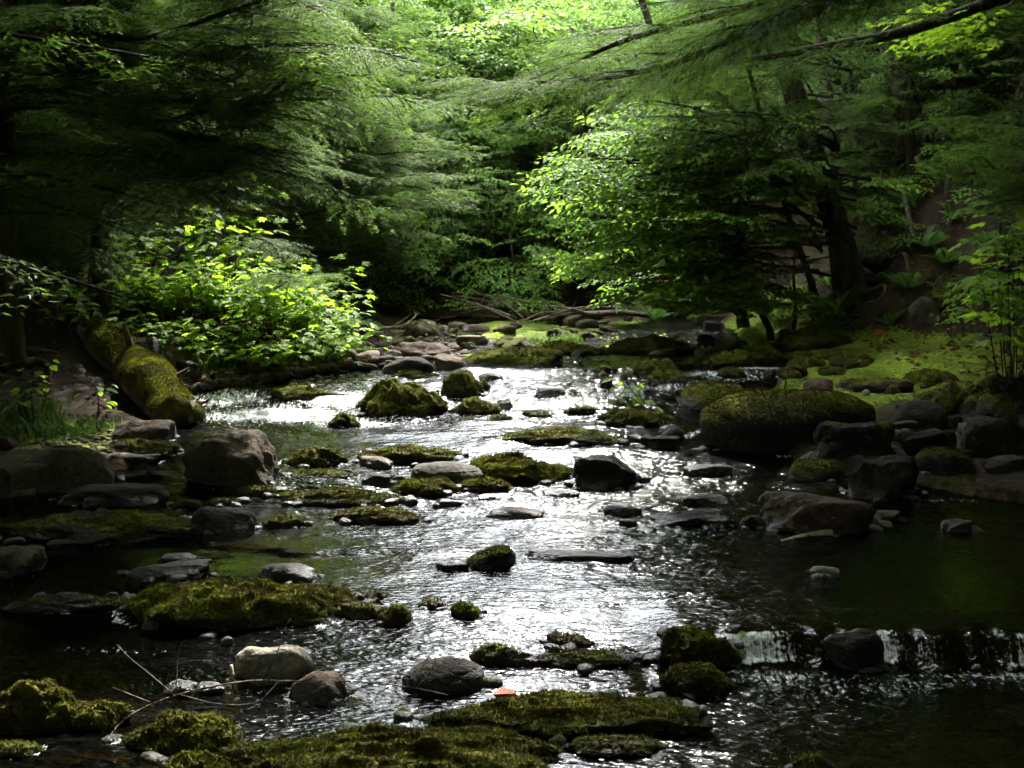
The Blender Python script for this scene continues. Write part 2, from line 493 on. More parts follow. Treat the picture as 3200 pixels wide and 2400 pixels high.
def make_ground_mat():
    m, t, out = mat('forest_floor')
    g = nd(t, 'ShaderNodeNewGeometry'); v = g.outputs['Position']
    n1 = noise_node(t, 1.7, 2, 0.6, v); n2 = noise_node(t, 30, 3, 0.72, v)
    soil = ramp(t, mixc(t, 0.55, n1, n2), [(0.35, (0.006, 0.004, 0.003)), (0.52, (0.026, 0.014, 0.008)), (0.68, (0.080, 0.040, 0.021))])
    green = mixc(t, ramp(t, n1, [(0.45, 0.0), (0.62, 0.5)]), soil, (0.030, 0.045, 0.012))
    bed = ramp(t, n2, [(0.35, (0.030, 0.022, 0.010)), (0.55, (0.085, 0.062, 0.026)), (0.7, (0.13, 0.105, 0.05))])
    mc = mixc(t, 1.0, moss_ramp(t, mixc(t, 0.5, n1, n2), 2.2), (0.80, 1.06, 0.75), 'MULTIPLY')  # moss colour, lightened to stand in for sunlight missing on the moss flat
    col = mixc(t, attr_n(t, 'bed'), green, bed)
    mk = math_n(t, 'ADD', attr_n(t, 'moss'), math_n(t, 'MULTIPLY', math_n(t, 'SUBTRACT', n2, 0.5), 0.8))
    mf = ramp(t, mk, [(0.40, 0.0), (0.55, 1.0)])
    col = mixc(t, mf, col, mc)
    b = nd(t, 'ShaderNodeBsdfPrincipled', Roughness=0.92); b.inputs['Specular IOR Level'].default_value = 0.15
    t.links.new(col, b.inputs['Base Color'])
    t.links.new(bump_n(t, n2, 1.0, 0.03), b.inputs['Normal'])
    t.links.new(b.outputs[0], out.inputs[0])
    return m
M_ground = make_ground_mat()
xs = np.concatenate([-np.geomspace(60, 5.2, 45), np.arange(-5, 5.01, 0.05), np.geomspace(5.2, 60, 45)])
ys = np.concatenate([np.linspace(-40, 1.6, 40), np.arange(1.8, 15.01, 0.055), np.geomspace(15.2, 90, 70)])
X, Y, Q = grid(xs, ys)
Z = Tz(X, Y)
dl = np.interp(Y, XLp[:, 0], XLp[:, 1]) - X; dr = X - np.interp(Y, XRp[:, 0], XRp[:, 1])
bed = (Z < Wz(X, Y) + 0.01).astype(float)
sl = X - np.interp(Y, XSp[:, 0], XSp[:, 1])
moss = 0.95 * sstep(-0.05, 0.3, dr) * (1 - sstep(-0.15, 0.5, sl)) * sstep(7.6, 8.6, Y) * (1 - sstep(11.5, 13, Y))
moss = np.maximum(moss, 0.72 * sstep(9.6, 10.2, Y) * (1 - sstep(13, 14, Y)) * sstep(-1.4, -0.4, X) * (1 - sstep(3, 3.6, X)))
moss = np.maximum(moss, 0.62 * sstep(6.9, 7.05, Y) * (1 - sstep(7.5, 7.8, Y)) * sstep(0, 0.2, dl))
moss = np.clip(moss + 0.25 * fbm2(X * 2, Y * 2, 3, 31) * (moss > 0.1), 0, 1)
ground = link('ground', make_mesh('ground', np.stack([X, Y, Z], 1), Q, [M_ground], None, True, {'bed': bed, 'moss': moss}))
tag(ground, 'brown leaf-strewn forest floor and mossy banks of the brook', kind='structure')

# ------------------------------------------------------------------ the brook
def make_water_mat(foamy):
    m, t, out = mat('foaming_water' if foamy else 'brook_water')
    g = nd(t, 'ShaderNodeNewGeometry'); v = g.outputs['Position']
    mp = nd(t, 'ShaderNodeMapping'); mp.inputs['Scale'].default_value = (0.55, 1.35, 1.0); t.links.new(v, mp.inputs['Vector'])
    n1 = noise_node(t, 22, 2, 0.6, mp.outputs[0])
    h = math_n(t, 'MULTIPLY', n1, attr_n(t, 'riffle'))
    nrm = bump_n(t, h, 1.0, 0.021)
    fr = nd(t, 'ShaderNodeFresnel', IOR=1.33); t.links.new(nrm, fr.inputs['Normal'])
    gl = nd(t, 'ShaderNodeBsdfGlossy', Roughness=0.12); t.links.new(nrm, gl.inputs['Normal'])
    tr = nd(t, 'ShaderNodeBsdfTransparent'); tr.inputs['Color'].default_value = (0.22, 0.19, 0.075, 1)
    mx = nd(t, 'ShaderNodeMixShader')
    t.links.new(fr.outputs[0], mx.inputs[0]); t.links.new(tr.outputs[0], mx.inputs[1]); t.links.new(gl.outputs[0], mx.inputs[2])
    if foamy:      # air in the falling water
        fmp = nd(t, 'ShaderNodeMapping'); fmp.inputs['Scale'].default_value = (42, 5.0, 4.0); t.links.new(v, fmp.inputs['Vector'])
        f1 = noise_node(t, 1.6, 3, 0.65, fmp.outputs[0], 1.2); f2 = noise_node(t, 55, 2, 0.65, v)
        fm = math_n(t, 'ADD', attr_n(t, 'foam'), math_n(t, 'MULTIPLY', math_n(t, 'SUBTRACT', mixc(t, 0.5, f1, f2), 0.5), 2.6))
        ff = ramp(t, fm, [(0.42, 0.0), (0.85, 0.85)])
        ff = math_n(t, 'MULTIPLY', ff, ramp(t, attr_n(t, 'foam'), [(0.04, 0.0), (0.14, 1.0)]))
        fo = nd(t, 'ShaderNodeBsdfPrincipled', Roughness=0.35); fo.inputs['Base Color'].default_value = (0.86, 0.89, 0.90, 1)
        t.links.new(nrm, fo.inputs['Normal'])
        mx2 = nd(t, 'ShaderNodeMixShader')
        t.links.new(ff, mx2.inputs[0]); t.links.new(mx.outputs[0], mx2.inputs[1]); t.links.new(fo.outputs[0], mx2.inputs[2])
        mx = mx2
    t.links.new(mx.outputs[0], out.inputs[0])
    return m
M_water, M_foam = make_water_mat(False), make_water_mat(True)
ysw = [1.2]
while ysw[-1] < 15.0:
    y = ysw[-1]
    ysw.append(y + (0.008 if 3.97 < y < 4.2 else max(0.012, 0.0035 * y * (1 if y > 3 else 1.5))))
ysw = np.array(ysw)
nu = 560
u = np.linspace(-1, 1, nu)
Yw = np.repeat(ysw[:, None], nu, 1)
Xw = u[None, :] * (0.50 * Yw + 1.1)
i = np.arange(len(ysw) - 1)[:, None] * nu; j = np.arange(nu - 1)[None, :]
Qw = np.stack([i + j, i + j + 1, i + nu + j + 1, i + nu + j], -1).reshape(-1, 4)
Xw, Yw = Xw.ravel(), Yw.ravel()
Zw = Wz(Xw, Yw)
# how lively the surface is
rif = 0.55 + 0.45 * fbm2(Xw * 0.8, Yw * 1.1, 3, 51)
def blob(x, y, rx, ry):
    return np.exp(-((Xw - x) / rx) ** 2 - ((Yw - y) / ry) ** 2)
for x, y, rx, ry, a in [(-1.6, 5.0, .9, .35, -.55), (-1.7, 4.2, .6, .22, -.5), (-2.0, 5.6, .9, .25, -.45), (1.7, 5.1, .9, .5, -.5), (2.0, 4.45, .8, .22, -.55), (2.2, 5.9, .7, .3, -.4), (0.5, 4.35, .35, .1, -.4), (-0.3, 3.42, .3, .06, -.5),
                        (0.3, 5.2, 1.0, .9, .35), (0.4, 6.3, 1.2, .6, .25), (-1.2, 8.3, .9, .5, .5), (.6, 8.7, 1.2, .6, .45), (0.2, 4.0, 1.0, .3, .25), (1.1, 3.8, .7, .22, .45)]:
    rif = rif + a * blob(x, y, rx, ry)
turb = 0.9 * blob(-1.7, 8.1, .6, .4) + .5 * blob(.6, 8.6, 1.3, .4)
rif = np.clip(rif, 0.10, 1.15)
w = (noise2(Xw * 2.3 + 2 * noise2(Xw, Yw, 3), Yw * 5.5, 61) * 0.0115 + noise2(Xw * 5.5 + 1.3 * noise2(Xw * 3, Yw * 3, 4), Yw * 14, 62) * 0.0056 + noise2(Xw * 12 + noise2(Xw * 7, Yw * 7, 5), Yw * 28, 63) * 0.0022)
Zw = Zw + 1.3 * w * rif * np.clip(Yw / 5.0, 0.8, 1.6) + turb * (0.022 * noise2(Xw * 7, Yw * 9, 66) + 0.012 * noise2(Xw * 16, Yw * 20, 67))
gy = Wz(Xw, Yw + 0.03) - Wz(Xw, Yw - 0.03)
foam = 0.56 * sstep(0.02, 0.045, gy) * np.clip(0.92 + 0.6 * noise2(Xw * 4.5, 0 * Xw, 88) + 0.5 * noise2(Xw * 14, 0 * Xw, 89), 0.05, 1.4)
for x, y, rx, ry, a in [(-1.75, 8.0, .55, .28, .95), (-1.35, 8.4, .5, .25, .75), (-1.05, 7.8, .45, .18, .6), (-2.15, 8.4, .35, .25, .7), (-.3, 8.1, .5, .2, .3), (.5, 8.4, .7, .25, .30), (1.2, 8.7, .6, .25, .42), (1.75, 9.05, .5, .2, .55), (2.1, 9.3, .3, .2, .6), (1.0, 3.93, .24, .05, .48), (0.75, 3.92, .18, .05, .45), (1.75, 3.93, .6, .05, .45), (1.3, 3.86, .7, .10, .36),
                        (-1.75, 6.55, .22, .07, .6), (2.45, 6.1, .25, .06, .35), (-1.55, 4.02, .3, .05, .25), (.3, 9.0, .6, .12, .25), (-0.1, 8.3, .25, .25, .2), (2.0, 9.2, .35, .2, .3), (0.45, 10.9, .12, .12, .5), (2.25, 12.5, .3, .4, .4)]:
    foam = np.maximum(foam, a * blob(x, y, rx, ry))
foam = np.clip(foam, 0, 1)
water = link('water', make_mesh('water', np.stack([Xw, Yw, Zw], 1), Qw, [M_water, M_foam], (foam[Qw].max(1) > 0.04).astype(int), True, {'riffle': rif, 'foam': foam}))
tag(water, 'dark rippling brook water with bright sky reflections and small white cascades', kind='structure')

# ------------------------------------------------------------------ rocks
_ico = {}
def ico(n):
    if n not in _ico:
        import bmesh
        bm = bmesh.new(); bmesh.ops.create_icosphere(bm, subdivisions=n, radius=1)
        V = np.array([v.co[:] for v in bm.verts]); F = np.array([[v.index for v in f.verts] for f in bm.faces]); bm.free()
        _ico[n] = (V / np.linalg.norm(V, axis=1)[:, None], F)
    return _ico[n]

def rock_shape(seed, style, sub):
    """unit rock: x and y within -1..1, z from -1 to 1"""
    r = np.random.default_rng(seed)
    D, F = ico(sub)
    if style in ('a', 's'): np_, p, j = 11, 22, 0.30
    elif style == 'm': np_, p, j = 26, 5, 0.25
    elif style == 'r': np_, p, j = 34, 3.2, 0.16
    else: np_, p, j = 16, 8, 0.24
    N = r.normal(size=(np_, 3)); N /= np.linalg.norm(N, axis=1)[:, None]
    N = np.vstack([N, np.eye(3), -np.eye(3)])
    h = 1 + j * r.uniform(-1, 0.6, len(N)); h[-6:] = 1.0
    if style == 's': h[-4] = 0.8
    k = np.clip(D @ N.T, 0, None) / h
    rad = (k ** p).sum(1) ** (-1 / p)
    V = D * rad[:, None]
    o = r.uniform(0, 50, 3)
    amp = {'a': .15, 's': .12, 'b': .10, 'r': .07, 'm': .30}.get(style, .10)
    fq = {'m': 2.6}.get(style, 1.7)
    dd = fbm3(V[:, 0] * fq + o[0], V[:, 1] * fq + o[1], V[:, 2] * fq + o[2], 5, seed % 97, 0.52)
    V = V * (1 + amp * 1.6 * dd)[:, None]
    if style != 'm':
        cr = noise3(V[:, 0] * 1.3 + o[1], V[:, 1] * 1.3 + 0.3 * dd, V[:, 2] * 2.2 + o[0], 11)
        fr_ = noise3(V[:, 0] * 7 + o[1], V[:, 1] * 7, V[:, 2] * 9, 12)
        V = V * (1 - 0.055 * np.exp(-(cr / 0.045) ** 2) + 0.02 * fr_)[:, None]
    if style == 'm':
        lump = np.abs(noise3(V[:, 0] * 3.5 + o[0], V[:, 1] * 3.5, V[:, 2] * 2 + o[2], 7)) * 0.65 + np.abs(noise3(V[:, 0] * 9 + o[0], V[:, 1] * 9, V[:, 2] * 4 + o[2], 8)) * 0.35
        V[:, 2] += 0.55 * (0.35 - lump) * (V[:, 2] > -0.2)
    for a in (0, 1):
        lo, hi = V[:, a].min(), V[:, a].max(); V[:, a] = 2 * (V[:, a] - lo) / (hi - lo) - 1
    V[:, 2] /= V[:, 2].max()
    V[:, 2] = np.maximum(V[:, 2], -1)
    return V, F

def moss_blades(V, F, mask, dens, size, seed, floor=None):
    """upright little moss shoots spread over the mossy faces -> vertices, triangles, tint"""
    r = np.random.default_rng(seed)
    a, b, c = V[F[:, 0]], V[F[:, 1]], V[F[:, 2]]
    nn = np.cross(b - a, c - a); ar = np.linalg.norm(nn, axis=1) / 2; nn = nn / (2 * ar[:, None] + 1e-12)
    wgt = ar * np.clip(mask[F].mean(1) - 0.35, 0, 0.5) * 2 * (nn[:, 2] > -0.1)
    if floor is not None: wgt = wgt * ((a[:, 2] + b[:, 2] + c[:, 2]) / 3 > floor)
    tot = wgt.sum()
    n = int(min(tot * dens, 26000))
    if n < 8: return None
    f = r.choice(len(F), n, p=wgt / tot)
    u, v = r.random(n), r.random(n); s = u + v > 1; u[s], v[s] = 1 - u[s], 1 - v[s]
    p = a[f] + u[:, None] * (b[f] - a[f]) + v[:, None] * (c[f] - a[f])
    d = nn[f] * 0.9 + r.normal(size=(n, 3)) * 0.55 + np.array([0, 0, 0.3]); d /= np.linalg.norm(d, axis=1)[:, None]
    side = np.cross(d, r.normal(size=(n, 3))); side /= np.linalg.norm(side, axis=1)[:, None]
    L = size * r.uniform(0.45, 1.25, n)[:, None]; wd = L * 0.26
    VV = np.stack([p - side * wd - d * L * .2, p + side * wd - d * L * .2, p + d * L], 1).reshape(-1, 3)
    tint = np.repeat(r.random(n) ** 1.5, 3); tint = tint * np.tile([0.35, 0.35, 1.0], n)
    wt = np.repeat(1 - sstep(0.0, 0.045, p[:, 2] - (floor if floor is not None else -9)), 3) if floor is not None else np.zeros(3 * n)
    return VV, np.arange(3 * n).reshape(-1, 3), tint, wt

COL = {'grey': (.085, .079, .064), 'brown': (.068, .055, .038), 'pale': (.20, .185, .145), 'dark': (.024, .0215, .0175), 'pink': (.125, .092, .073), 'red': (.060, .042, .031), 'black': (.014, .013, .0115), 'tan': (.13, .112, .080)}
rock_seed = [100]; around = []
def rock(name, label, x0, x1, top, base, style='b', col='grey', moss=0.0, depth=0.7, group=None, yaw=None, tilt=0.0, water=True, cat=None, seed=None, dense=1.0):
    rock_seed[0] += 1
    sd = seed or rock_seed[0]
    r = random.Random(sd)
    mid = (x0 + x1) / 2
    p = S(mid, base)
    w = (x1 - x0) / FP * p.y
    dp = min(w * depth, 1.1)
    yc = p.y + dp * 0.45
    xc = p.x * (yc / p.y) * 0.5 + p.x * 0.5
    zs = Sq(xc, yc)
    z0 = min(p.z, zs)
    zt = max(P(mid, top, yc).z, zs + 0.025)
    big = (x1 - x0) > 200 or base > 1700
    sub = 5 if (x1 - x0) > 200 and base > 1300 else (4 if (x1 - x0) > 80 else 3)
    V, F = rock_shape(sd, style, sub)
    hz = zt - z0
    V = V.copy()
    V[:, 0] *= w / 2; V[:, 1] *= dp / 2
    low = 0.10 + 0.15 * hz
    if style != 'm':
        k = 1 + 0.45 * np.clip(-V[:, 2] - 0.2, 0, 1)
        V[:, 0] *= k; V[:, 1] *= k
    if style == 'm':
        zf = np.clip((V[:, 2] + 0.25) / 1.25, 0, 1)
        ang = np.arctan2(V[:, 1] / dp, V[:, 0] / w)
        k = (1.12 - 0.42 * zf ** 1.3) * (1 + 0.16 * fbm2(np.cos(ang) * 2.2 + sd, np.sin(ang) * 2.2, 4, 13))
        k = np.where(V[:, 2] < -0.45, k * (1 + 0.4 * np.clip(-V[:, 2] - 0.45, 0, 1)), k)
        V[:, 0] *= k; V[:, 1] *= k
    V[:, 2] = np.where(V[:, 2] > -0.25, (V[:, 2] + 0.25) / 1.25 * hz, (V[:, 2] + 0.25) / 0.75 * low)
    if tilt: V[:, 2] += V[:, 0] / (w / 2) * tilt * hz * (V[:, 2] > -0.02)
    if yaw is None: yaw = r.uniform(-0.12, 0.12)
    cyw, syw = math.cos(yaw), math.sin(yaw)
    V[:, 0], V[:, 1] = V[:, 0] * cyw - V[:, 1] * syw, V[:, 0] * syw + V[:, 1] * cyw
    # moss on what faces up; wetness in a band above the water line
    a, b, c = V[F[:, 0]], V[F[:, 1]], V[F[:, 2]]
    fn = np.cross(b - a, c - a)
    vn = np.zeros_like(V)
    for k in range(3): np.add.at(vn, F[:, k], fn)
    vn /= np.linalg.norm(vn, axis=1)[:, None] + 1e-12
    nz = fbm3(V[:, 0] * 5 + sd, V[:, 1] * 5, V[:, 2] * 5, 3, 3)
    if style == 'm': mm = np.clip(moss - 0.08 + 0.55 * nz + 0.25 * vn[:, 2], 0, 1)
    else: mm = np.clip(moss * (0.25 + 1.0 * vn[:, 2]) + 0.45 * nz * (moss > 0), 0, 1)
    Wv = _look(_GW, Wz, V[:, 0] + xc, V[:, 1] + yc) - z0
    above = V[:, 2] - np.maximum(Wv, 0)
    iswet = water and Tq(xc, p.y) < Wq(xc, p.y) + 0.02
    wet = (1 - sstep(0.0, 0.035 + 0.03 * (nz + 1), above)) * (1.0 if iswet else 0.25)
    mm = mm * (1 - (0.85 if style != 'm' else 0.0) * (1 - sstep(0.005, 0.035, above)) * (1 if iswet else 0))
    me = make_mesh(name, V, F, [M_rock], None, True, {'moss': mm, 'wet': wet})
    o = link(name, me, None, (xc, yc, z0))
    cc = COL[col]; k = r.uniform(0.88, 1.12)
    o.color = (cc[0] * k, cc[1] * k, cc[2] * k, 1)
    tag(o, label, cat or {'moss_mound': 'moss', 'rock_slab': 'rock', 'rock_ledge': 'rock'}.get(name, 'rock' if name != 'stone' else 'stone'), group)
    o['kind'] = 'thing'
    if moss > 0.3:
        size = 0.012 if p.y < 4.2 else (0.013 if p.y < 6 else 0.016)
        dens = (36000 if p.y < 4.4 else (22000 if p.y < 6.5 else 12000)) * dense
        bl = moss_blades(V, F, mm, dens, size, sd, -0.012)
        if bl is not None:
            k = link('moss', make_mesh('moss', bl[0], bl[1], [M_moss], None, False, {'tint': bl[2], 'wet': bl[3] * (1.0 if iswet else .2)}), o)
            k['kind'] = 'stuff'
    if base > 1180 and w > .12:
        around.append((xc, yc, w, dp, sd))
    return o
# ------------------------------------------------------------------ the rocks one by one: name, label, x0, x1, top, base (pixels of the photograph), style, colour, moss, depth
ROCKS = [
 # left bank and left pool
 ('boulder', 'large dark brown boulder with a sunlit top just below the end of the mossy log', 557, 887, 1341, 1524, 'a', 'brown', 0, .75),
 ('boulder', 'long smooth grey boulder lying at the left edge by the small beach', 15, 359, 1392, 1538, 'r', 'brown', 0, .55),
 ('boulder', 'smaller rounded boulder leaning in front of the long grey one at the left edge', 10, 174, 1447, 1543, 'r', 'brown', .25, .6),
 ('stone', 'dark stone cut off by the left edge beside the rounded boulders', -40, 30, 1460, 1548, 'b', 'dark', 0, .8),
 ('boulder', 'brown grey boulder tucked against the lower end of the mossy log', 348, 540, 1312, 1390, 'b', 'brown', 0, .7),
 ('moss_mound', 'bright yellow green moss cushion on the little left beach', 300, 573, 1370, 1428, 'm', 'brown', .95, .6),
 ('rock_slab', 'thin pale flat slab at the water edge of the left beach', 310, 497, 1418, 1449, 's', 'pink', 0, .5),
 ('stone', 'reddish brown stone at the left edge above the long grey boulder', -30, 62, 1362, 1408, 'b', 'red', 0, .7),
 ('rock_slab', 'long flat dark slab in the water below the gap between the left boulders', 186, 520, 1515, 1577, 's', 'dark', 0, .45),
 ('stone', 'small grey stone leaning on the front of the long flat dark slab', 257, 332, 1551, 1581, 'a', 'grey', 0, .7),
 ('stone', 'small pale stone in the water below the left edge boulders', 31, 108, 1527, 1555, 'a', 'pale', 0, .6),
 ('stone', 'very small dark stone at the left edge near the water', -6, 31, 1540, 1562, 'b', 'dark', 0, .7),
 ('rock_ledge', 'long low dark mossy ledge running in from the left edge', -60, 640, 1588, 1692, 'm', 'dark', .50, .40),
 ('rock', 'dark brown rock forming the end of the long low ledge on the left', 585, 800, 1585, 1668, 'b', 'dark', .18, .55),
 ('stone', 'small grey wet stone in front of the long dark ledge', 417, 482, 1647, 1675, 'a', 'grey', 0, .7),
 ('stone', 'small dark wet stone at the left foot of the long dark ledge', 5, 75, 1680, 1702, 'b', 'dark', 0, .7),
 ('boulder', 'grey split boulder at the left edge in the still dark pool', -60, 120, 1705, 1810, 'a', 'brown', 0, .7),
 ('stone', 'small stone at the foot of the split boulder on the left edge', -20, 38, 1782, 1814, 'b', 'grey', 0, .8),
 ('rock_slab', 'low flat grey slab lying in the greenish left pool', 386, 648, 1760, 1808, 's', 'grey', 0, .45),
 ('stone', 'tiny stone breaking the pool just above the low flat grey slab', 500, 610, 1738, 1756, 's', 'dark', 0, .6),
 ('rock', 'dark rounded oblong rock at the upper end of the big mossy patch on the left', 800, 993, 1763, 1817, 'b', 'black', 0, .45),
 ('moss_mound', 'big olive moss mat in the lower left part of the stream', 350, 1110, 1806, 1968, 'm', 'dark', .95, .48),
 ('stone', 'small pale grey stone at the lower left corner of the big olive moss mat', 443, 500, 1928, 1970, 'a', 'pale', 0, .7),
 ('rock_ledge', 'low dark weedy ledge at the left with trickles of water over it', 20, 420, 1850, 1910, 'm', 'black', .42, .35),
 ('rock_ledge', 'dark wet ledge joining the left pool to the big olive moss mat', 400, 620, 1838, 1880, 'm', 'black', .40, .4),
 ('boulder', 'pale grey beige boulder with a rounded top near the fallen twigs', 723, 977, 2017, 2139, 'b', 'pale', 0, .6),
 ('rock', 'brownish rock with a dark wet foot right of the pale beige boulder', 896, 1085, 2100, 2197, 'b', 'pink', 0, .65),
 ('stone', 'dark round stone caught under the twigs left of the pale beige boulder', 610, 700, 2132, 2170, 'b', 'dark', 0, .8),
 ('stone', 'black wet pebble under the fallen twigs', 505, 615, 2138, 2172, 'b', 'black', 0, .8),
 ('boulder', 'smooth dark brown black boulder with a forked twig leaning on it', 1247, 1521, 2062, 2170, 'r', 'dark', 0, .6),
 ('stone', 'tiny grey stone alone in the lower left pool', 688, 728, 2000, 2016, 'a', 'grey', 0, .8),
 # moss mats of the foreground
 ('moss_mound', 'long olive moss ridge across the foreground below the dark smooth boulder', 1265, 2215, 2166, 2300, 'm', 'dark', .95, .30),
 ('moss_mound', 'wide moss carpet along the bottom edge in the middle', 690, 1760, 2275, 2440, 'm', 'dark', .95, .30),
 ('moss_mound', 'moss lump at the bottom edge left of the wide moss carpet', 490, 760, 2345, 2470, 'm', 'dark', .95, .6),
 ('moss_mound', 'bright moss tuft at the bottom edge in front of the wide moss carpet', 1560, 1740, 2370, 2460, 'm', 'dark', 1.0, .6),
 ('moss_mound', 'moss mat at the left edge near the bottom corner', -70, 262, 2120, 2290, 'm', 'dark', .95, .55),
 ('moss_mound', 'small moss mat beside the left edge mat under the twig tips', 185, 410, 2188, 2284, 'm', 'dark', .92, .55),
 ('moss_mound', 'moss mat under the fallen twigs in the lower left', 365, 770, 2222, 2358, 'm', 'dark', .92, .45),
 ('moss_mound', 'thin dark moss patch at the left edge close to the bottom corner', -50, 130, 2318, 2368, 'm', 'dark', .8, .5),
 ('moss_mound', 'small moss tuft at the bottom edge on the right', 2470, 2615, 2352, 2420, 'm', 'dark', .9, .6),
 ('moss_mound', 'low brownish moss patch under thin water right of the wide moss carpet', 1760, 2080, 2300, 2368, 'm', 'pink', .55, .4),
 # around the front cascade
 ('mossy_boulder', 'golden green moss topped rock at the left foot of the small waterfall', 2060, 2292, 2063, 2172, 'm', 'dark', .95, .6),
 ('mossy_boulder', 'dark wet mossy boulder at the left end of the small waterfall', 2035, 2325, 1945, 2105, 'm', 'black', .55, .6),
 ('boulder', 'dark round boulder with water sliding over it in the small waterfall', 2571, 2782, 1968, 2097, 'b', 'black', .15, .7),
 ('moss_mound', 'dark weedy mound in the rapids right of the smooth dark boulder', 1471, 1654, 2010, 2072, 'm', 'black', .55, .5),
 ('moss_mound', 'dark weedy hump just above the ledge in the middle rapids', 1700, 1850, 1978, 2020, 'm', 'black', .5, .5),
 ('moss_mound', 'low dark weedy shelf in the rapids left of the waterfall boulder', 1660, 2030, 2030, 2080, 'm', 'black', .45, .35),
 ('stone', 'dark mossy stone uppermost of the cluster in the middle rapids', 1105, 1206, 1843, 1880, 'm', 'dark', .6, .7),
 ('stone', 'wide dark mossy stone at the left of the cluster in the middle rapids', 1035, 1222, 1876, 1935, 'm', 'dark', .6, .6),
 ('stone', 'dark mossy stone in the middle of the rapids cluster', 1187, 1290, 1890, 1952, 'm', 'black', .55, .7),
 ('stone', 'small dark mossy stone right of the rapids cluster', 1307, 1402, 1864, 1904, 'm', 'dark', .55, .7),
 ('stone', 'dark mossy stone at the right end of the rapids cluster', 1408, 1505, 1880, 1935, 'm', 'dark', .55, .7),
 # mid stream
 ('mossy_boulder', 'round dark mossy rock alone in the middle of the glittering water', 1452, 1618, 1710, 1783, 'b', 'black', .55, .75),
 ('rock_ledge', 'thin dark ledge trailing right from the lone round mossy rock', 1630, 2010, 1725, 1758, 's', 'black', 0, .25),
 ('rock_ledge', 'thin dark ledge trailing left from the lone round mossy rock', 1360, 1470, 1760, 1786, 's', 'black', 0, .35),
 ('stone', 'dark wet hump breaking the white water left of the centre', 1524, 1707, 1585, 1624, 'b', 'black', .12, .5),
 ('stone', 'dark wet hump breaking the white water right of the centre', 1885, 2012, 1580, 1614, 'b', 'black', .1, .55),
 ('stone', 'small black stone below the round grey boulder in mid stream', 1490, 1606, 1544, 1570, 'a', 'black', 0, .6),
 ('stone', 'small black stone below the squat black rock in mid stream', 1693, 1813, 1533, 1553, 'b', 'black', 0, .5),
 ('stone', 'flat black stone in the white water below the twin moss rocks', 1370, 1450, 1564, 1582, 's', 'black', 0, .6),
 ('boulder', 'smooth grey brown boulder in mid stream with moss rocks at its foot', 1278, 1534, 1442, 1512, 'r', 'grey', 0, .6),
 ('moss_mound', 'bright green moss mound between the grey boulder and the black rock', 1432, 1800, 1416, 1508, 'm', 'dark', 1.0, .5),
 ('boulder', 'squat black rock standing right of the bright moss mound', 1779, 2015, 1423, 1518, 'a', 'black', 0, .6),
 ('mossy_boulder', 'flat moss covered rock at the left foot of the smooth grey boulder', 1210, 1434, 1493, 1542, 'm', 'dark', .9, .55),
 ('mossy_boulder', 'round moss covered rock at the right foot of the smooth grey boulder', 1437, 1598, 1490, 1537, 'm', 'dark', .9, .6),
 ('stone', 'black angular stone left of the smooth grey mid stream boulder', 1124, 1222, 1478, 1517, 'a', 'black', 0, .7),
 ('stone', 'small black stone between the black angular one and the grey boulder', 1226, 1282, 1484, 1510, 'a', 'black', 0, .7),
 ('moss_mound', 'mossy flat with bare pinkish rock showing right of the big left boulder', 1105, 1452, 1390, 1450, 'm', 'dark', .85, .45),
 ('rock_slab', 'pinkish bare slab at the front of the mossy flat', 1114, 1234, 1426, 1462, 's', 'pink', 0, .6),
 ('rock_slab', 'pinkish bare patch of rock on top of the mossy flat', 1240, 1330, 1402, 1436, 's', 'pink', 0, .6),
 ('moss_mound', 'long olive moss bank lying across the stream above the black rock', 1514, 1985, 1336, 1388, 'm', 'dark', .95, .35),
 ('mossy_boulder', 'long low mossy rock left of the twin moss rocks', 853, 1252, 1527, 1573, 'm', 'dark', .7, .35),
 ('mossy_boulder', 'low moss rock jutting into the glitter below the twin moss rocks', 1020, 1320, 1582, 1634, 'm', 'dark', .8, .4),
 ('mossy_boulder', 'small golden moss rock at the left of the low jutting moss rock', 815, 955, 1604, 1650, 'm', 'dark', .85, .6),
 ('mossy_boulder', 'flat golden moss rock below the big left boulder', 684, 870, 1513, 1548, 'm', 'dark', .8, .5),
 ('stone', 'dark mossy stone right of the long flat dark slab', 528, 632, 1558, 1590, 'm', 'black', .45, .6),
 ('stone', 'flat dark mossy stone below the big left boulder', 631, 754, 1556, 1580, 'm', 'black', .5, .6),
 ('mossy_boulder', 'moss topped slab stretching right from the foot of the big left boulder', 840, 1102, 1467, 1498, 'm', 'dark', .75, .4),
 ('mossy_boulder', 'brown mossy rock behind the right shoulder of the big left boulder', 877, 1082, 1392, 1458, 'm', 'dark', .7, .55),
 # upper rapids
 ('moss_mound', 'large bright moss dome in the upper rapids', 1119, 1396, 1177, 1302, 'm', 'dark', 1.0, .75),
 ('moss_mound', 'moss shelf behind the large bright moss dome', 1220, 1358, 1148, 1184, 'm', 'dark', .95, .6),
 ('moss_mound', 'moss clump right of the large bright moss dome', 1380, 1512, 1153, 1237, 'm', 'dark', .95, .7),
 ('moss_mound', 'low spread moss clump in front of the moss clump beside the dome', 1404, 1545, 1237, 1300, 'm', 'dark', .85, .6),
 ('stone', 'small moss stone at the right of the moss clump beside the dome', 1480, 1532, 1182, 1217, 'm', 'dark', .85, .8),
 ('stone', 'small dark wet stone in the upper rapids behind the moss clump', 1495, 1569, 1165, 1189, 'b', 'black', 0, .7),
 ('stone', 'mossy stone, left of the close pair in the upper rapids', 1514, 1567, 1258, 1295, 'm', 'dark', .6, .8),
 ('stone', 'darker mossy stone, right of the close pair in the upper rapids', 1550, 1605, 1246, 1274, 'm', 'black', .45, .8),
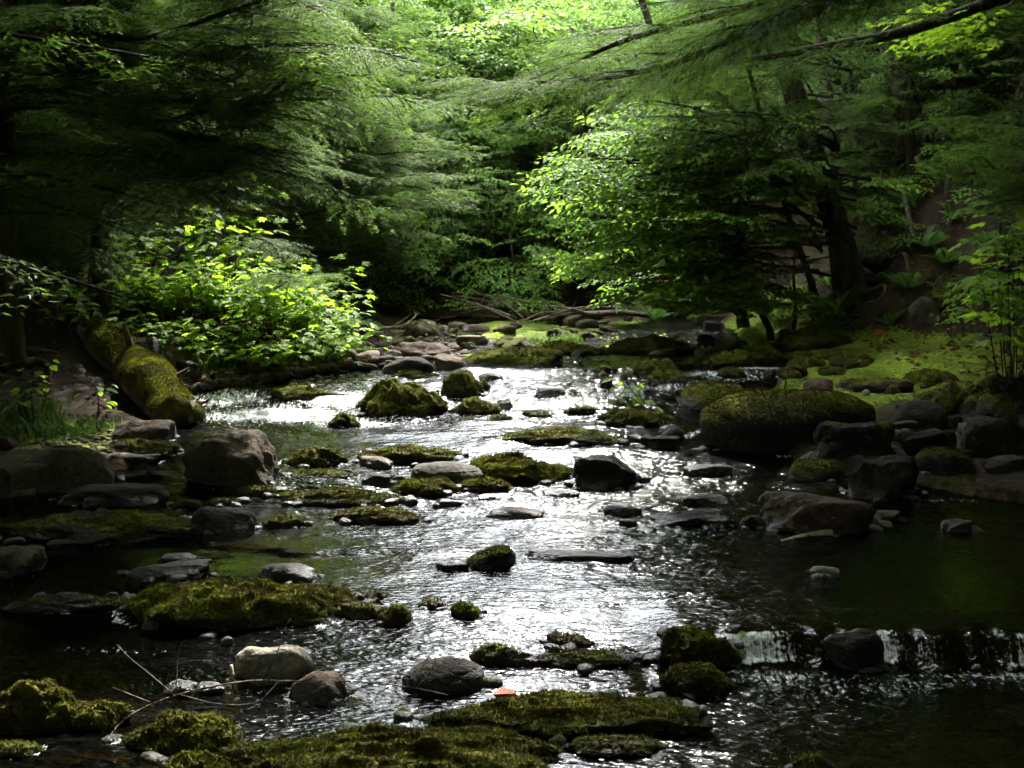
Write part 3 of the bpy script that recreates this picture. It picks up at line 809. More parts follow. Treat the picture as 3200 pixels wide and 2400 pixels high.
 ('stone', 'water washed grey stone in the middle of the upper rapids', 1669, 1767, 1213, 1247, 'b', 'dark', .3, .7),
 ('stone', 'mossy stone topmost of three in line in the upper rapids', 1852, 1917, 1137, 1162, 'm', 'dark', .6, .8),
 ('stone', 'small mossy stone, middle of three in line in the upper rapids', 1860, 1902, 1158, 1182, 'm', 'dark', .6, .8),
 ('stone', 'mossy stone lowest of three in line in the upper rapids', 1876, 1918, 1174, 1212, 'm', 'dark', .6, .8),
 ('moss_mound', 'dark green moss clump at the right side of the upper rapids', 1977, 2130, 1117, 1172, 'm', 'dark', .8, .6),
 ('moss_mound', 'brown green moss clump below the dark one at the right side of the upper rapids', 2020, 2150, 1152, 1200, 'm', 'dark', .75, .6),
 ('stone', 'flat moss cap left of the lower row in the upper rapids', 1428, 1492, 1304, 1320, 'm', 'dark', .85, .6),
 ('stone', 'flat moss cap second in the lower row of the upper rapids', 1519, 1613, 1292, 1315, 'm', 'dark', .85, .5),
 ('stone', 'flat moss cap in the middle of the lower row of the upper rapids', 1620, 1733, 1282, 1304, 'm', 'dark', .8, .5),
 ('stone', 'flat moss cap fourth in the lower row of the upper rapids', 1760, 1868, 1264, 1295, 'm', 'dark', .85, .5),
 ('stone', 'flat moss cap at the right end of the lower row in the upper rapids', 1895, 1965, 1249, 1271, 'm', 'dark', .8, .6),
 ('moss_mound', 'green moss bank with a small leafy plant left of the great mossy boulder', 1866, 2130, 1275, 1333, 'm', 'dark', .95, .5),
 ('mossy_boulder', 'round moss capped rock at the foot of the upper left white water', 1024, 1121, 1288, 1335, 'm', 'dark', .85, .8),
 ('rock_slab', 'flat olive mossy slab just awash in the upper left white water', 840, 1048, 1204, 1252, 'm', 'dark', .75, .5),
 # back bar
 ('mossy_boulder', 'long moss topped boulder with a dark front across the head of the rapids', 1423, 1772, 1085, 1150, 'b', 'dark', .85, .5),
 ('boulder', 'dark rounded boulder at the right tip of the gravel bar', 1192, 1368, 1112, 1174, 'b', 'black', .35, .7),
 ('stone', 'reddish brown angular stone left of the long moss topped boulder', 1355, 1449, 1105, 1152, 'a', 'pink', .2, .7),
 ('rock_slab', 'slanting pinkish grey slab on the stony bar', 1245, 1410, 1067, 1120, 'a', 'pink', .15, .7),
 ('boulder', 'square pale boulder with mossy sides at the back of the bar', 1264, 1372, 998, 1052, 'a', 'tan', .35, .8),
 ('mossy_boulder', 'small round moss boulder in front of the square pale boulder', 1254, 1307, 1050, 1086, 'b', 'dark', .85, .8),
 ('stone', 'pale flat stone at the back of the bar right of the square boulder', 1394, 1468, 1005, 1028, 'b', 'tan', 0, .8),
 ('stone', 'pale pinkish flat stone, the wider one at the back of the bar', 1442, 1531, 1013, 1038, 'b', 'pink', 0, .7),
 ('stone', 'small pale stone close to the right of the square boulder', 1365, 1402, 1016, 1034, 'b', 'pink', 0, .8),
 ('rock_slab', 'flat pinkish slab lying awash in the mossy shallows of the bar', 1423, 1536, 1048, 1073, 's', 'pink', 0, .7),
 ('stone', 'rounded pinkish grey stone at the edge of the sunlit bush', 1100, 1186, 1095, 1131, 'b', 'pink', 0, .7),
 ('stone', 'stone half hidden by the right end of the sunlit bush', 1066, 1114, 1090, 1128, 'b', 'grey', .2, .8),
 ('stone', 'light grey stone left of the slanting slab', 1206, 1256, 1093, 1124, 'a', 'grey', 0, .8),
 ('stone', 'small yellow mossed stone at the edge of the sunlit bush', 1058, 1094, 1112, 1148, 'b', 'dark', .8, .8),
 ('stone', 'mossy grey stone among the ferns on the bar', 1119, 1169, 1066, 1102, 'b', 'brown', .3, .8),
 ('boulder', 'sloping pale boulder behind the ferns at the end of the sunlit bush', 1022, 1150, 984, 1034, 'b', 'tan', .2, .7),
 ('stone', 'grey round stone at the front of the green bar on the right', 1871, 1909, 1083, 1109, 'b', 'grey', 0, .8),
 ('stone', 'flat dark grey stone at the right front of the green bar', 2025, 2114, 1087, 1113, 'b', 'grey', .15, .6),
 ('stone', 'dark grey stone at the left front of the green bar', 1780, 1839, 1093, 1114, 'a', 'dark', 0, .7),
 ('moss_mound', 'moss hummock with small weeds behind the long moss topped boulder', 1664, 1882, 1062, 1112, 'm', 'dark', 1.0, .6),
 ('moss_mound', 'large moss hummock with leafy weeds at the back right of the bar', 1900, 2172, 1046, 1108, 'm', 'dark', 1.0, .6),
 # right bank
 ('mossy_boulder', 'moss covered boulder left of the great mossy boulder', 2122, 2347, 1192, 1284, 'r', 'grey', .80, .7),
 ('mossy_boulder', 'great dark boulder with a green moss cap on the right bank', 2188, 2762, 1216, 1409, 'r', 'dark', .78, .55),
 ('stone', 'brown stone behind the great mossy boulder', 2513, 2607, 1183, 1228, 'b', 'red', 0, .8),
 ('boulder', 'smooth dark boulder right of the great mossy boulder', 2793, 2966, 1250, 1338, 'r', 'dark', 0, .7),
 ('mossy_boulder', 'dark wedge of rock with a mossy rim in front of the great mossy boulder', 2540, 2806, 1316, 1424, 'a', 'black', .4, .5),
 ('boulder', 'dark flat topped rock right of the mossy rimmed wedge', 2800, 3004, 1342, 1424, 'a', 'black', 0, .55),
 ('stone', 'small dark round stone right of the smooth dark boulder', 2955, 3012, 1298, 1338, 'b', 'dark', 0, .8),
 ('boulder', 'big dark boulder at the right edge in deep shade', 3010, 3260, 1300, 1434, 'b', 'dark', 0, .6),
 ('stone', 'pale grey stone lying between the dark boulders at the right edge', 3000, 3082, 1322, 1364, 'a', 'grey', 0, .7),
 ('mossy_boulder', 'dark moss hummock at the right side behind the smooth dark boulder', 2868, 3050, 1190, 1292, 'm', 'dark', .6, .6),
 ('mossy_boulder', 'moss topped dark rock at the edge of the bright moss flat', 2830, 2996, 1152, 1204, 'm', 'dark', .65, .6),
 ('mossy_boulder', 'long dark rock with a moss rim between the great boulder and the moss flat', 2634, 2858, 1183, 1232, 'b', 'black', .5, .5),
 ('stone', 'small bright moss ball in front of the moss topped dark rock', 2768, 2815, 1202, 1232, 'm', 'dark', 1.0, .8),
 ('stone', 'small grey stone by the bright moss ball', 2692, 2722, 1217, 1238, 'b', 'pale', 0, .8),
 ('mossy_boulder', 'dark mossy bank rock at the right edge above the big dark boulder', 3020, 3270, 1150, 1300, 'm', 'dark', .45, .6),
 ('stone', 'smooth grey stone, left of a pair in the water below the mossy wedge', 2506, 2566, 1420, 1452, 'b', 'grey', 0, .8),
 ('stone', 'smooth grey stone, right of a pair in the water below the mossy wedge', 2562, 2610, 1428, 1452, 'b', 'grey', 0, .8),
 ('mossy_boulder', 'low mossy boulder with a fallen green leaf on the right side of the stream', 2470, 2647, 1440, 1504, 'b', 'dark', .6, .65),
 ('boulder', 'blocky almost black boulder on the right side of the stream', 2648, 2890, 1428, 1558, 'a', 'black', 0, .6),
 ('mossy_boulder', 'rounded dark moss boulder right of the blocky black one', 2868, 3058, 1402, 1486, 'r', 'dark', .5, .65),
 ('stone', 'low dark stone cut by the right edge above the shaded pool', 3066, 3240, 1424, 1474, 'b', 'dark', 0, .5),
 ('rock_slab', 'low grey slab with pale streaks below the great mossy boulder', 2132, 2294, 1450, 1488, 's', 'grey', 0, .45),
 ('boulder', 'reddish brown wedge shaped boulder in the right of the stream', 2380, 2742, 1537, 1665, 'a', 'red', 0, .6),
 ('stone', 'pale stone in the pool right of the reddish brown boulder', 2743, 2824, 1597, 1630, 'a', 'grey', 0, .7),
 ('stone', 'small mossy stone at the right foot of the reddish brown boulder', 2567, 2655, 1638, 1664, 'b', 'dark', .3, .7),
 ('stone', 'grey pointed stone alone in the right hand pool', 2948, 3054, 1621, 1660, 'a', 'grey', 0, .7),
 ('stone', 'pale flat topped stone alone low in the right hand pool', 2533, 2627, 1768, 1802, 'a', 'pale', 0, .7),
 ('stone', 'dark stone at the left foot of the reddish brown boulder', 2315, 2400, 1609, 1650, 'b', 'black', 0, .7),
 ('stone', 'dark mossy stone left of the reddish brown boulder in the riffle', 2132, 2293, 1546, 1584, 'b', 'black', .3, .5),
 ('rock', 'dark low rock in the riffle left of the reddish brown boulder', 2030, 2293, 1600, 1644, 'a', 'black', .1, .4),
 ('stone', 'small dark grey stone at the left end of the dark low rock in the riffle', 1933, 1993, 1622, 1648, 'b', 'dark', 0, .7),
 ('stone', 'dark angular stone at the left foot of the great mossy boulder', 2000, 2128, 1363, 1402, 'a', 'black', 0, .6),
 ('stone', 'dark grey stone between the moss bank and the great mossy boulder', 2066, 2142, 1329, 1370, 'b', 'dark', 0, .8),
 ('stone', 'small black wet stone left of the dark angular one', 1960, 2010, 1358, 1376, 'b', 'black', 0, .8),
 # right moss channel
 ('mossy_boulder', 'mossy rock in the right side channel nearest the rapids', 2204, 2366, 1088, 1148, 'm', 'dark', .7, .6),
 ('mossy_boulder', 'rounded moss rock in the middle of the right side channel', 2335, 2424, 1088, 1134, 'm', 'dark', .8, .7),
 ('mossy_boulder', 'small moss rock low in the right side channel', 2240, 2330, 1146, 1178, 'm', 'dark', .75, .6),
 ('mossy_boulder', 'moss rock at the head of the moss flat nearest the bank', 2562, 2640, 1086, 1124, 'm', 'dark', .75, .7),
 ('mossy_boulder', 'moss cushion stone at the left edge of the moss flat', 2640, 2730, 1103, 1134, 'm', 'dark', .8, .7),
 ('mossy_boulder', 'rounded moss stone just below the moss cushion stone', 2668, 2726, 1120, 1148, 'm', 'dark', .85, .7),
 ('mossy_boulder', 'flat moss stone between the side channel and the moss flat', 2500, 2582, 1112, 1146, 'm', 'dark', .75, .7),
 ('mossy_boulder', 'moss stone beside the brown stone behind the great boulder', 2560, 2650, 1140, 1172, 'm', 'dark', .75, .7),
 ('mossy_boulder', 'low moss stone in the side channel behind the great boulder', 2440, 2510, 1152, 1182, 'm', 'dark', .7, .7),
 ('moss_mound', 'green moss bank sloping down to the right side channel', 2410, 2690, 1010, 1092, 'm', 'dark', .9, .6),
 ('rock_slab', 'brown leaning slab beside the ferns on the right bank', 2687, 2762, 944, 1010, 'a', 'red', 0, .5),
 ('boulder', 'overhanging rock with pale lichen patches low on the right slope', 2846, 2960, 925, 1012, 'a', 'grey', .3, .8),
 ('mossy_boulder', 'moss covered hump above the pale lichen rock on the right slope', 2870, 3060, 850, 960, 'm', 'dark', .7, .6),
 ('stone', 'dark rock at the far mouth of the right side channel', 2195, 2264, 1002, 1040, 'b', 'black', 0, .8),
 ('stone', 'dark wet stone in the narrow run below the far mouth of the side channel', 2180, 2240, 1043, 1076, 'b', 'black', .15, .7),
 ('stone', 'reddish stone at the back of the moss flat', 3048, 3095, 1046, 1079, 'a', 'pink', 0, .8),
 # left bank
 ('mossy_boulder', 'dark mossy boulder at the foot of the slim trunk on the left bank', 362, 508, 1052, 1166, 'b', 'dark', .5, .8),
 ('boulder', 'pointed mossy stone between the log and the gravel bar', 535, 634, 1127, 1190, 'a', 'dark', .35, .7),
]
CATS = {'boulder': 'boulder', 'mossy_boulder': 'mossy boulder', 'moss_mound': 'moss mat', 'rock_slab': 'rock slab', 'rock_ledge': 'rock ledge', 'stone': 'stone', 'rock': 'rock'}
for row in ROCKS:
    nm, lab, x0, x1, tp, bs, st, co, ms, dp = row
    rock(nm, lab, x0, x1, tp, bs, st, co, ms, dp, cat=CATS[nm])

# loose small stones: gravel bar on the left, back bar, beach, right bank
peb_var = []
for k in range(6):
    V, F = rock_shape(900 + k, ['a', 'b', 's'][k % 3], 2)
    V = V.copy(); V[:, 2] *= 0.55
    peb_var.append(make_mesh('stone', V, F, [M_rock], None, True, {'moss': np.zeros(len(V)), 'wet': np.zeros(len(V))}))
moss_var = []
for k in range(6):
    V, F = rock_shape(930 + k, ['m', 'b', 'm'][k % 3], 3)
    V = V.copy(); V[:, 2] *= 0.6
    moss_var.append(make_mesh('stone', V, F, [M_rock], None, True, {'moss': np.clip(0.35 + 0.6 * V[:, 2], 0, 1), 'wet': np.zeros(len(V))}))
rp = random.Random(5)
def pebbles(n, poly, label, group, s0, s1, cols, var=None):
    """n stones in the quadrilateral poly (photograph pixels, on the ground)"""
    for q in range(n):
        u, v = rp.random(), rp.random()
        a = [poly[0][i] * (1 - u) + poly[1][i] * u for i in (0, 1)]; b = [poly[3][i] * (1 - u) + poly[2][i] * u for i in (0, 1)]
        p = S(a[0] * (1 - v) + b[0] * v, a[1] * (1 - v) + b[1] * v)
        s = s0 * (s1 / s0) ** (rp.random() ** 1.6)
        o = link('stone', (var or peb_var)[rp.randrange(6)], None, (p.x, p.y, Tq(p.x, p.y) + s * 0.15))
        o.scale = (s * rp.uniform(.8, 1.3), s * rp.uniform(.7, 1.1), s * rp.uniform(.7, 1.1))
        o.rotation_euler = (rp.uniform(-.3, .3), rp.uniform(-.3, .3), rp.uniform(0, 6.28))
        c = COL[rp.choice(cols)]; k = rp.uniform(.7, 1.3)
        o.color = (c[0] * k, c[1] * k, c[2] * k, 1)
        tag(o, label, 'stone', group)
pebbles(30, [(520, 1178), (1070, 1128), (1190, 1160), (600, 1218)], 'small reddish grey stone of the gravel bar below the sunlit bush', 'stones of the gravel bar', .05, .085, ['pink', 'red', 'brown', 'grey'])
pebbles(26, [(1080, 1105), (1440, 1040), (1480, 1100), (1200, 1140)], 'small pinkish stone scattered on the stony bar at the back', 'stones of the back bar', .05, .09, ['pink', 'tan', 'grey'])
pebbles(12, [(60, 1385), (340, 1352), (480, 1412), (300, 1440)], 'small pale pebble on the little left beach', 'pebbles of the left beach', .015, .04, ['pink', 'tan', 'brown'])
pebbles(18, [(1960, 1345), (2150, 1290), (2230, 1330), (2100, 1400)], 'small dark stone washed in left of the great mossy boulder', 'stones beside the great boulder', .02, .06, ['dark', 'grey', 'black'])
pebbles(18, [(2760, 1240), (3200, 1290), (3200, 1440), (2800, 1440)], 'dark stone wedged among the shaded boulders of the right bank', 'stones among the right bank boulders', .04, .12, ['dark', 'black', 'grey'])
pebbles(28, [(1380, 1040), (2060, 1010), (2130, 1085), (1480, 1100)], 'mossy stone scattered over the shallow bar at the back', 'mossy stones of the back bar', .05, .17, ['brown', 'dark', 'grey'], moss_var)
pebbles(14, [(1480, 1010), (2000, 1000), (2060, 1060), (1500, 1075)], 'bare greyish stone among the mossy stones of the shallow bar', 'bare stones of the back bar', .05, .14, ['pink', 'grey', 'brown'])
pebbles(22, [(2180, 1080), (2720, 1080), (2640, 1180), (2230, 1190)], 'moss stone of the right side channel', 'mossy stones of the side channel', .05, .13, ['dark', 'brown'], moss_var)
pebbles(18, [(1420, 1170), (2250, 1120), (2120, 1260), (1420, 1290)], 'small mossy stone breaking the white water of the upper rapids', 'mossy stones of the upper rapids', .04, .10, ['dark', 'black'], moss_var)
pebbles(16, [(900, 1430), (1900, 1390), (2250, 1600), (850, 1650)], 'small dark wet stone breaking the water of the middle stream', 'wet stones of the middle stream', .03, .08, ['dark', 'black'])
pebbles(10, [(500, 1850), (1700, 1850), (2000, 2080), (900, 2060)], 'small black stone just breaking the near rapids', 'wet stones of the near rapids', .025, .06, ['black'])

def gravel(n, poly, label, s0, s1, col, seed):
    """countless small stones too small to pick apart: one object"""
    r = random.Random(seed); g = Geo()
    src = [rock_shape(960 + k, ['a', 'b', 's'][k % 3], 1) for k in range(4)]
    for q in range(n):
        u, v = r.random(), r.random()
        a = [poly[0][i] * (1 - u) + poly[1][i] * u for i in (0, 1)]; b = [poly[3][i] * (1 - u) + poly[2][i] * u for i in (0, 1)]
        p = S(a[0] * (1 - v) + b[0] * v, a[1] * (1 - v) + b[1] * v); s = s0 * (s1 / s0) ** (r.random() ** 1.5)
        M = np.array(Matrix.Translation((p.x, p.y, Tq(p.x, p.y) + s * .2)) @ Matrix.Rotation(r.uniform(0, 6.28), 4, 'Z') @ Matrix.Rotation(r.uniform(-.3, .3), 4, 'X') @ Matrix.Diagonal((s * r.uniform(.8, 1.4), s, s * r.uniform(.4, .7), 1)))
        V, F = src[q % 4]
        g.add(V @ M[:3, :3].T + M[:3, 3], F)
    V, A = g.arrays()
    me = make_mesh('gravel', V, np.concatenate(g.T), [M_rock], None, True, {'moss': 0 * A, 'wet': 0 * A})
    o = tag(link('gravel', me), label, kind='stuff'); o.color = (*COL[col], 1)
gravel(520, [(500, 1180), (1080, 1125), (1200, 1165), (560, 1225)], 'reddish grey gravel of the bar below the sunlit bush', .014, .045, 'pink', 1)
gravel(260, [(1080, 1095), (1440, 1035), (1490, 1100), (1200, 1145)], 'pinkish gravel of the stony bar at the back', .018, .05, 'pink', 2)
gravel(300, [(60, 1385), (360, 1345), (500, 1415), (300, 1445)], 'fine pale gravel of the little left beach', .006, .022, 'tan', 3)
gravel(200, [(1940, 1345), (2150, 1290), (2240, 1330), (2090, 1405)], 'dark gravel washed in beside the great mossy boulder', .012, .035, 'grey', 4)

# stones packed round the foot of the larger rocks
def packed():
    r = random.Random(9); src = [rock_shape(980 + k, ['a', 'b', 's'][k % 3], 2) for k in range(5)]; g = Geo()
    for xc, yc, w, dp, sd in around:
        for q in range(int(3 + 7 * min(w, 1))):
            a = r.uniform(0, 6.283); k = r.uniform(.9, 1.25)
            x, y = xc + .5 * w * k * math.cos(a), yc + .5 * dp * k * math.sin(a)
            s = r.uniform(.012, .045) * (.6 + .6 * min(w, .8)); z = Wq(x, y)
            if Tq(x, y) > z: z = Tq(x, y)
            M = np.array(Matrix.Translation((x, y, z - s * r.uniform(.0, .55))) @ Matrix.Rotation(r.uniform(0, 6.28), 4, 'Z') @ Matrix.Rotation(r.uniform(-.4, .4), 4, 'X') @ Matrix.Diagonal((s * r.uniform(.9, 1.7), s, s * r.uniform(.5, .8), 1)))
            V, F = src[q % 5]
            g.add(V @ M[:3, :3].T + M[:3, 3], F)
    V, A = g.arrays()
    me = make_mesh('gravel', V, np.concatenate(g.T), [M_rock], None, True, {'moss': np.clip(0.25 + fbm2(V[:, 0] * 2, V[:, 1] * 2, 2, 6), 0, 1), 'wet': 0 * A + .75})
    o = tag(link('gravel', me), 'dark wet gravel and cobbles packed round the rocks of the brook', kind='stuff'); o.color = (.022, .019, .016, 1)
packed()

# white water where the current meets the rocks: added to the foam of the brook surface
def rock_foam():
    f = foam.copy(); nz = 0.5 + 0.5 * noise2(Xw * 11, Yw * 11, 201)
    for xc, yc, w, dp, sd in around:
        i0, i1 = np.searchsorted(Yw, yc - dp), np.searchsorted(Yw, yc + dp)
        sl_ = slice(i0, i1)
        k = np.sqrt(((Xw[sl_] - xc) / (w * .5)) ** 2 + ((Yw[sl_] - yc) / (dp * .5)) ** 2)
        f[sl_] = np.maximum(f[sl_], 0.52 * np.exp(-((k - 1.10) / 0.10) ** 2) * sstep(.42, .8, nz[sl_]))
    f = np.clip(f, 0, 1)
    water.data.attributes['foam'].data.foreach_set('value', f.astype(np.float32))
    water.data.polygons.foreach_set('material_index', (f[Qw].max(1) > 0.04).astype(np.int32))
rock_foam()
# ------------------------------------------------------------------ foliage building blocks
def unit(v):
    return v / (np.linalg.norm(v, axis=-1, keepdims=True) + 1e-12)

def stamp(g, LV, LF, pos, ex, ez, s, m=0, tint=None):
    """copies a little leaf mesh to n places: x axis ex, roughly up ez, size s"""
    pos = np.asarray(pos, float); n = len(pos)
    if n == 0: return
    ex = unit(np.asarray(ex, float)); ez = np.asarray(ez, float)
    ey = unit(np.cross(ez, ex)); ez = np.cross(ex, ey)
    s = np.asarray(s, float)[:, None, None] * np.ones((n, 1, 1))
    W = (LV[None, :, 0:1] * ex[:, None] + LV[None, :, 1:2] * ey[:, None] + LV[None, :, 2:3] * ez[:, None]) * s + pos[:, None]
    F = LF[None] + (np.arange(n) * len(LV))[:, None, None]
    g.add(W.reshape(-1, 3), F.reshape(-1, LF.shape[1]), m, np.repeat(tint if tint is not None else np.zeros(n), len(LV)))

def ovate_leaf(wd=0.62, fold=0.16, droop=0.18):
    mid = [(0, 0), (.30, 0), (.62, 0), (1.0, 0)]; side = [(.10, .24), (.40, .5), (.74, .30)]
    V = [(x, 0, -droop * x * x) for x, _ in mid]
    for sg in (1, -1):
        V += [(x, sg * y * wd, -droop * x * x + fold * y) for x, y in side]
    F = []
    for sg, b in ((1, 4), (-1, 7)):
        t = [(0, b, 1), (b, b + 1, 1), (1, b + 1, 2), (b + 1, b + 2, 2), (2, b + 2, 3)]
        F += [(a, c, d) if sg < 0 else (a, d, c) for a, c, d in t]
    return np.array(V, float), np.array(F)
def maple_leaf():
    half = [(0, .66), (11, .44), (15, .40), (26, .33), (36, .44), (46, .60), (56, .44), (66, .36), (82, .30), (96, .40), (110, .46), (122, .36), (150, .30), (172, .20)]
    pol = [(a, r) for a, r in half] + [(360 - a, r) for a, r in reversed(half[1:])]
    V = [(0.28, 0, 0)]
    for a, r in pol:
        t = math.radians(a); x, y = 0.32 + r * math.cos(t), r * 1.08 * math.sin(t)
        V.append((x, y, -0.22 * (r * r) + 0.05 * abs(math.sin(3 * t))))
    n = len(pol)
    F = [(0, 1 + i, 1 + (i + 1) % n) for i in range(n)]
    return np.array(V, float), np.array(F)
LEAF_O, LEAF_M = ovate_leaf(), maple_leaf()
LEAF_S = (np.array([(0, 0, 0), (.45, .30, .05), (1, 0, -.14), (.45, -.30, .05)], float), np.array([(0, 2, 1), (0, 3, 2)]))       # simple leaf for far crowns
NEEDLE = (np.array([(0, -.17, 0), (0, .17, 0), (1, 0, -.05)], float), np.array([(0, 1, 2)]))

def hemlock_bough(seed, L=2.0, lod=0):
    """flat ragged spray: woody axis along +x, twigs to both sides that droop at the tips, short needles along the shoots"""
    r = np.random.default_rng(seed); g = Geo()
    ph = r.uniform(0, 6)
    axis = lambda s: np.stack([s * L, 0.06 * L * np.sin(s * 4 + ph) * s, -0.16 * L * s ** 2 + 0.05 * L * s], -1)
    add_tube(g, axis(np.linspace(0, 1, 8)), np.linspace(0.010, 0.002, 8) * L, 4 if lod else 5, 0, 0.3, cap=False)
    n1 = int(11 * L) if not lod else int(8 * L)
    pos, ex, tn = [], [], []
    for i in range(n1):
        s = 0.06 + 0.94 * (i + r.random()) / n1
        for sg in (1, -1):
            if r.random() < 0.16: continue
            tl = L * 0.36 * (1 - s) ** 0.6 * min(1, 0.5 + s * 2.0) * r.choice((.45, .7, .9, 1.0, 1.25)) + 0.06
            a0 = sg * r.uniform(40, 78) * math.pi / 180
            b0 = axis(np.array([s]))[0]
            d = np.array([math.cos(a0), math.sin(a0), r.uniform(-.30, .18)]); d /= np.linalg.norm(d)
            cv = r.uniform(-.25, .35); dr_ = r.uniform(.15, .55)
            bend = lambda q: np.stack([cv * tl * q ** 2, -.3 * cv * sg * tl * q ** 2, -dr_ * tl * q ** 2], -1)
            tt = np.linspace(0, 1, 3)
            if not lod: add_tube(g, b0 + tt[:, None] * d * tl + bend(tt), np.array([.0045, .003, .001]), 3, 0, 0.3, cap=False)
            n2 = max(2, int(tl / (0.050 if not lod else 0.085)))
            lit = r.random()
            for j in range(n2 + 1):
                q = (j + r.random()) / (n2 + 1)
                c0 = b0 + q * d * tl + bend(np.array([q]))[0]
                for sh in (1, -1, 0):
                    if sh == 0 and j < n2: continue
                    if r.random() < .14: continue
                    sl = (0.03 + 0.12 * (1 - q) ** .7 * min(1, tl / .30)) * r.uniform(.45, 1.3)
                    a1 = a0 + sh * r.uniform(35, 85) * math.pi / 180 + (0 if sh else r.normal(0, .2))
                    e = np.array([math.cos(a1), math.sin(a1), r.uniform(-.75, .15)]); e /= np.linalg.norm(e)
                    nn = max(3, int(sl / (0.0125 if not lod else 0.023)))
                    qq = np.linspace(0.05, 1, nn)
                    pp = c0 + qq[:, None] * e * sl; pp[:, 2] -= 0.3 * sl * qq ** 2
                    for s3 in (1, -1):
                        ang = a1 + s3 * r.uniform(0.9, 1.5, nn)
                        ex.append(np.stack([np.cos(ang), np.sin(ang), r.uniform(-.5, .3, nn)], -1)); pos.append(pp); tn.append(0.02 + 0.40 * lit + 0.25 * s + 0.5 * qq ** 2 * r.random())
    pos, ex, tn = np.concatenate(pos), np.concatenate(ex), np.concatenate(tn)
    n = len(pos)
    ez = np.stack([r.normal(0, .5, n), r.normal(0, .5, n), np.ones(n)], -1)
    size = (0.0205 if not lod else 0.033) * r.uniform(.7, 1.2, n)
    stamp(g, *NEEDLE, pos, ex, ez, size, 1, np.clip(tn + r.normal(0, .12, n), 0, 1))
    return g

def broad_spray(seed, L=1.2, leaf=LEAF_O, size=0.085, dens=1.0, lm=1):
    r = np.random.default_rng(seed); g = Geo()
    axis = lambda s: np.stack([s * L, 0.06 * L * np.sin(s * 5 + seed), 0.10 * L * s - 0.22 * L * s ** 2], -1)
    add_tube(g, axis(np.linspace(0, 1, 6)), np.linspace(.007, .0015, 6) * L, 4, 0, 0.3, cap=False)
    pos, ex = [], []
    n1 = int(9 * L + 2)
    for i in range(n1):
        s = 0.15 + 0.85 * (i + .5) / n1; sg = 1 if i % 2 else -1
        b0 = axis(np.array([s]))[0]
        tl = L * 0.48 * (1 - s) ** 0.6 * r.uniform(.7, 1.15) + 0.08
        a0 = sg * r.uniform(35, 65) * math.pi / 180
        d = np.array([math.cos(a0), math.sin(a0), r.uniform(-.15, .15)])
        tw = b0 + np.linspace(0, 1, 3)[:, None] * d * tl; tw[:, 2] -= 0.15 * tl * np.linspace(0, 1, 3) ** 2
        add_tube(g, tw, [.003, .002, .001], 3, 0, 0.3, cap=False)
        n2 = max(2, int(tl / 0.055 * dens))
        for j in range(n2 + 1):
            q = (j + .4) / (n2 + .4)
            a1 = a0 + (1 if j % 2 else -1) * r.uniform(.5, 1.1) if j < n2 else a0
            pos.append(b0 + q * d * tl + np.array([0, 0, -.15 * tl * q * q]) + r.normal(0, .008, 3))
            ex.append([math.cos(a1), math.sin(a1), r.uniform(-.55, .05)])
    pos, ex = np.array(pos), np.array(ex); n = len(pos)
    ez = np.stack([r.normal(0, .38, n), r.normal(0, .38, n), np.ones(n)], -1)
    stamp(g, *leaf, pos, ex, ez, size * r.uniform(.6, 1.2, n), lm, r.random(n))
    return g

def place_geo(dst, src, M, m_off=0):
    """adds a transformed copy of a Geo (4x4 numpy matrix)"""
    V = np.concatenate(src.V) @ M[:3, :3].T + M[:3, 3]
    b = dst.n
    dst.V.append(V); dst.A.append(np.concatenate(src.A)); dst.n += len(V)
    for t, mm in zip((src.T, src.Q), (src.mt, src.mq)):
        if t:
            (dst.T if t is src.T else dst.Q).append(np.concatenate(t) + b)
            (dst.mt if t is src.T else dst.mq).append(np.concatenate(mm))

def rotz(a, pitch=0.0, roll=0.0, s=1.0, loc=(0, 0, 0)):
    M = Matrix.Translation(Vector(loc)) @ Matrix.Rotation(a, 4, 'Z') @ Matrix.Rotation(-pitch, 4, 'Y') @ Matrix.Rotation(roll, 4, 'X') @ Matrix.Scale(s, 4)
    return np.array(M)

BOUGH = [hemlock_bough(k, 2.0).mesh('bough', [M_twig, M_hem], False) for k in (1, 2, 3, 4)]
BOUGH_L = [hemlock_bough(k, 3.6).mesh('bough', [M_twig, M_hem], False) for k in (11, 12)]
LOW = [hemlock_bough(k, 2.0, 1) for k in (21, 22, 23)]
SPRAY = [broad_spray(k, 1.2, LEAF_O, 0.085, 1.0).mesh('leafy_branch', [M_twig, M_broad], False) for k in (1, 2, 3)]
SPRAY_M = [broad_spray(k, 1.1, LEAF_M, 0.115, 0.75).mesh('leafy_branch', [M_twig, M_maple], False) for k in (4, 5, 6)]
FAR = [broad_spray(k, 1.5, LEAF_S, 0.105, 0.9) for k in (7, 8, 9)]

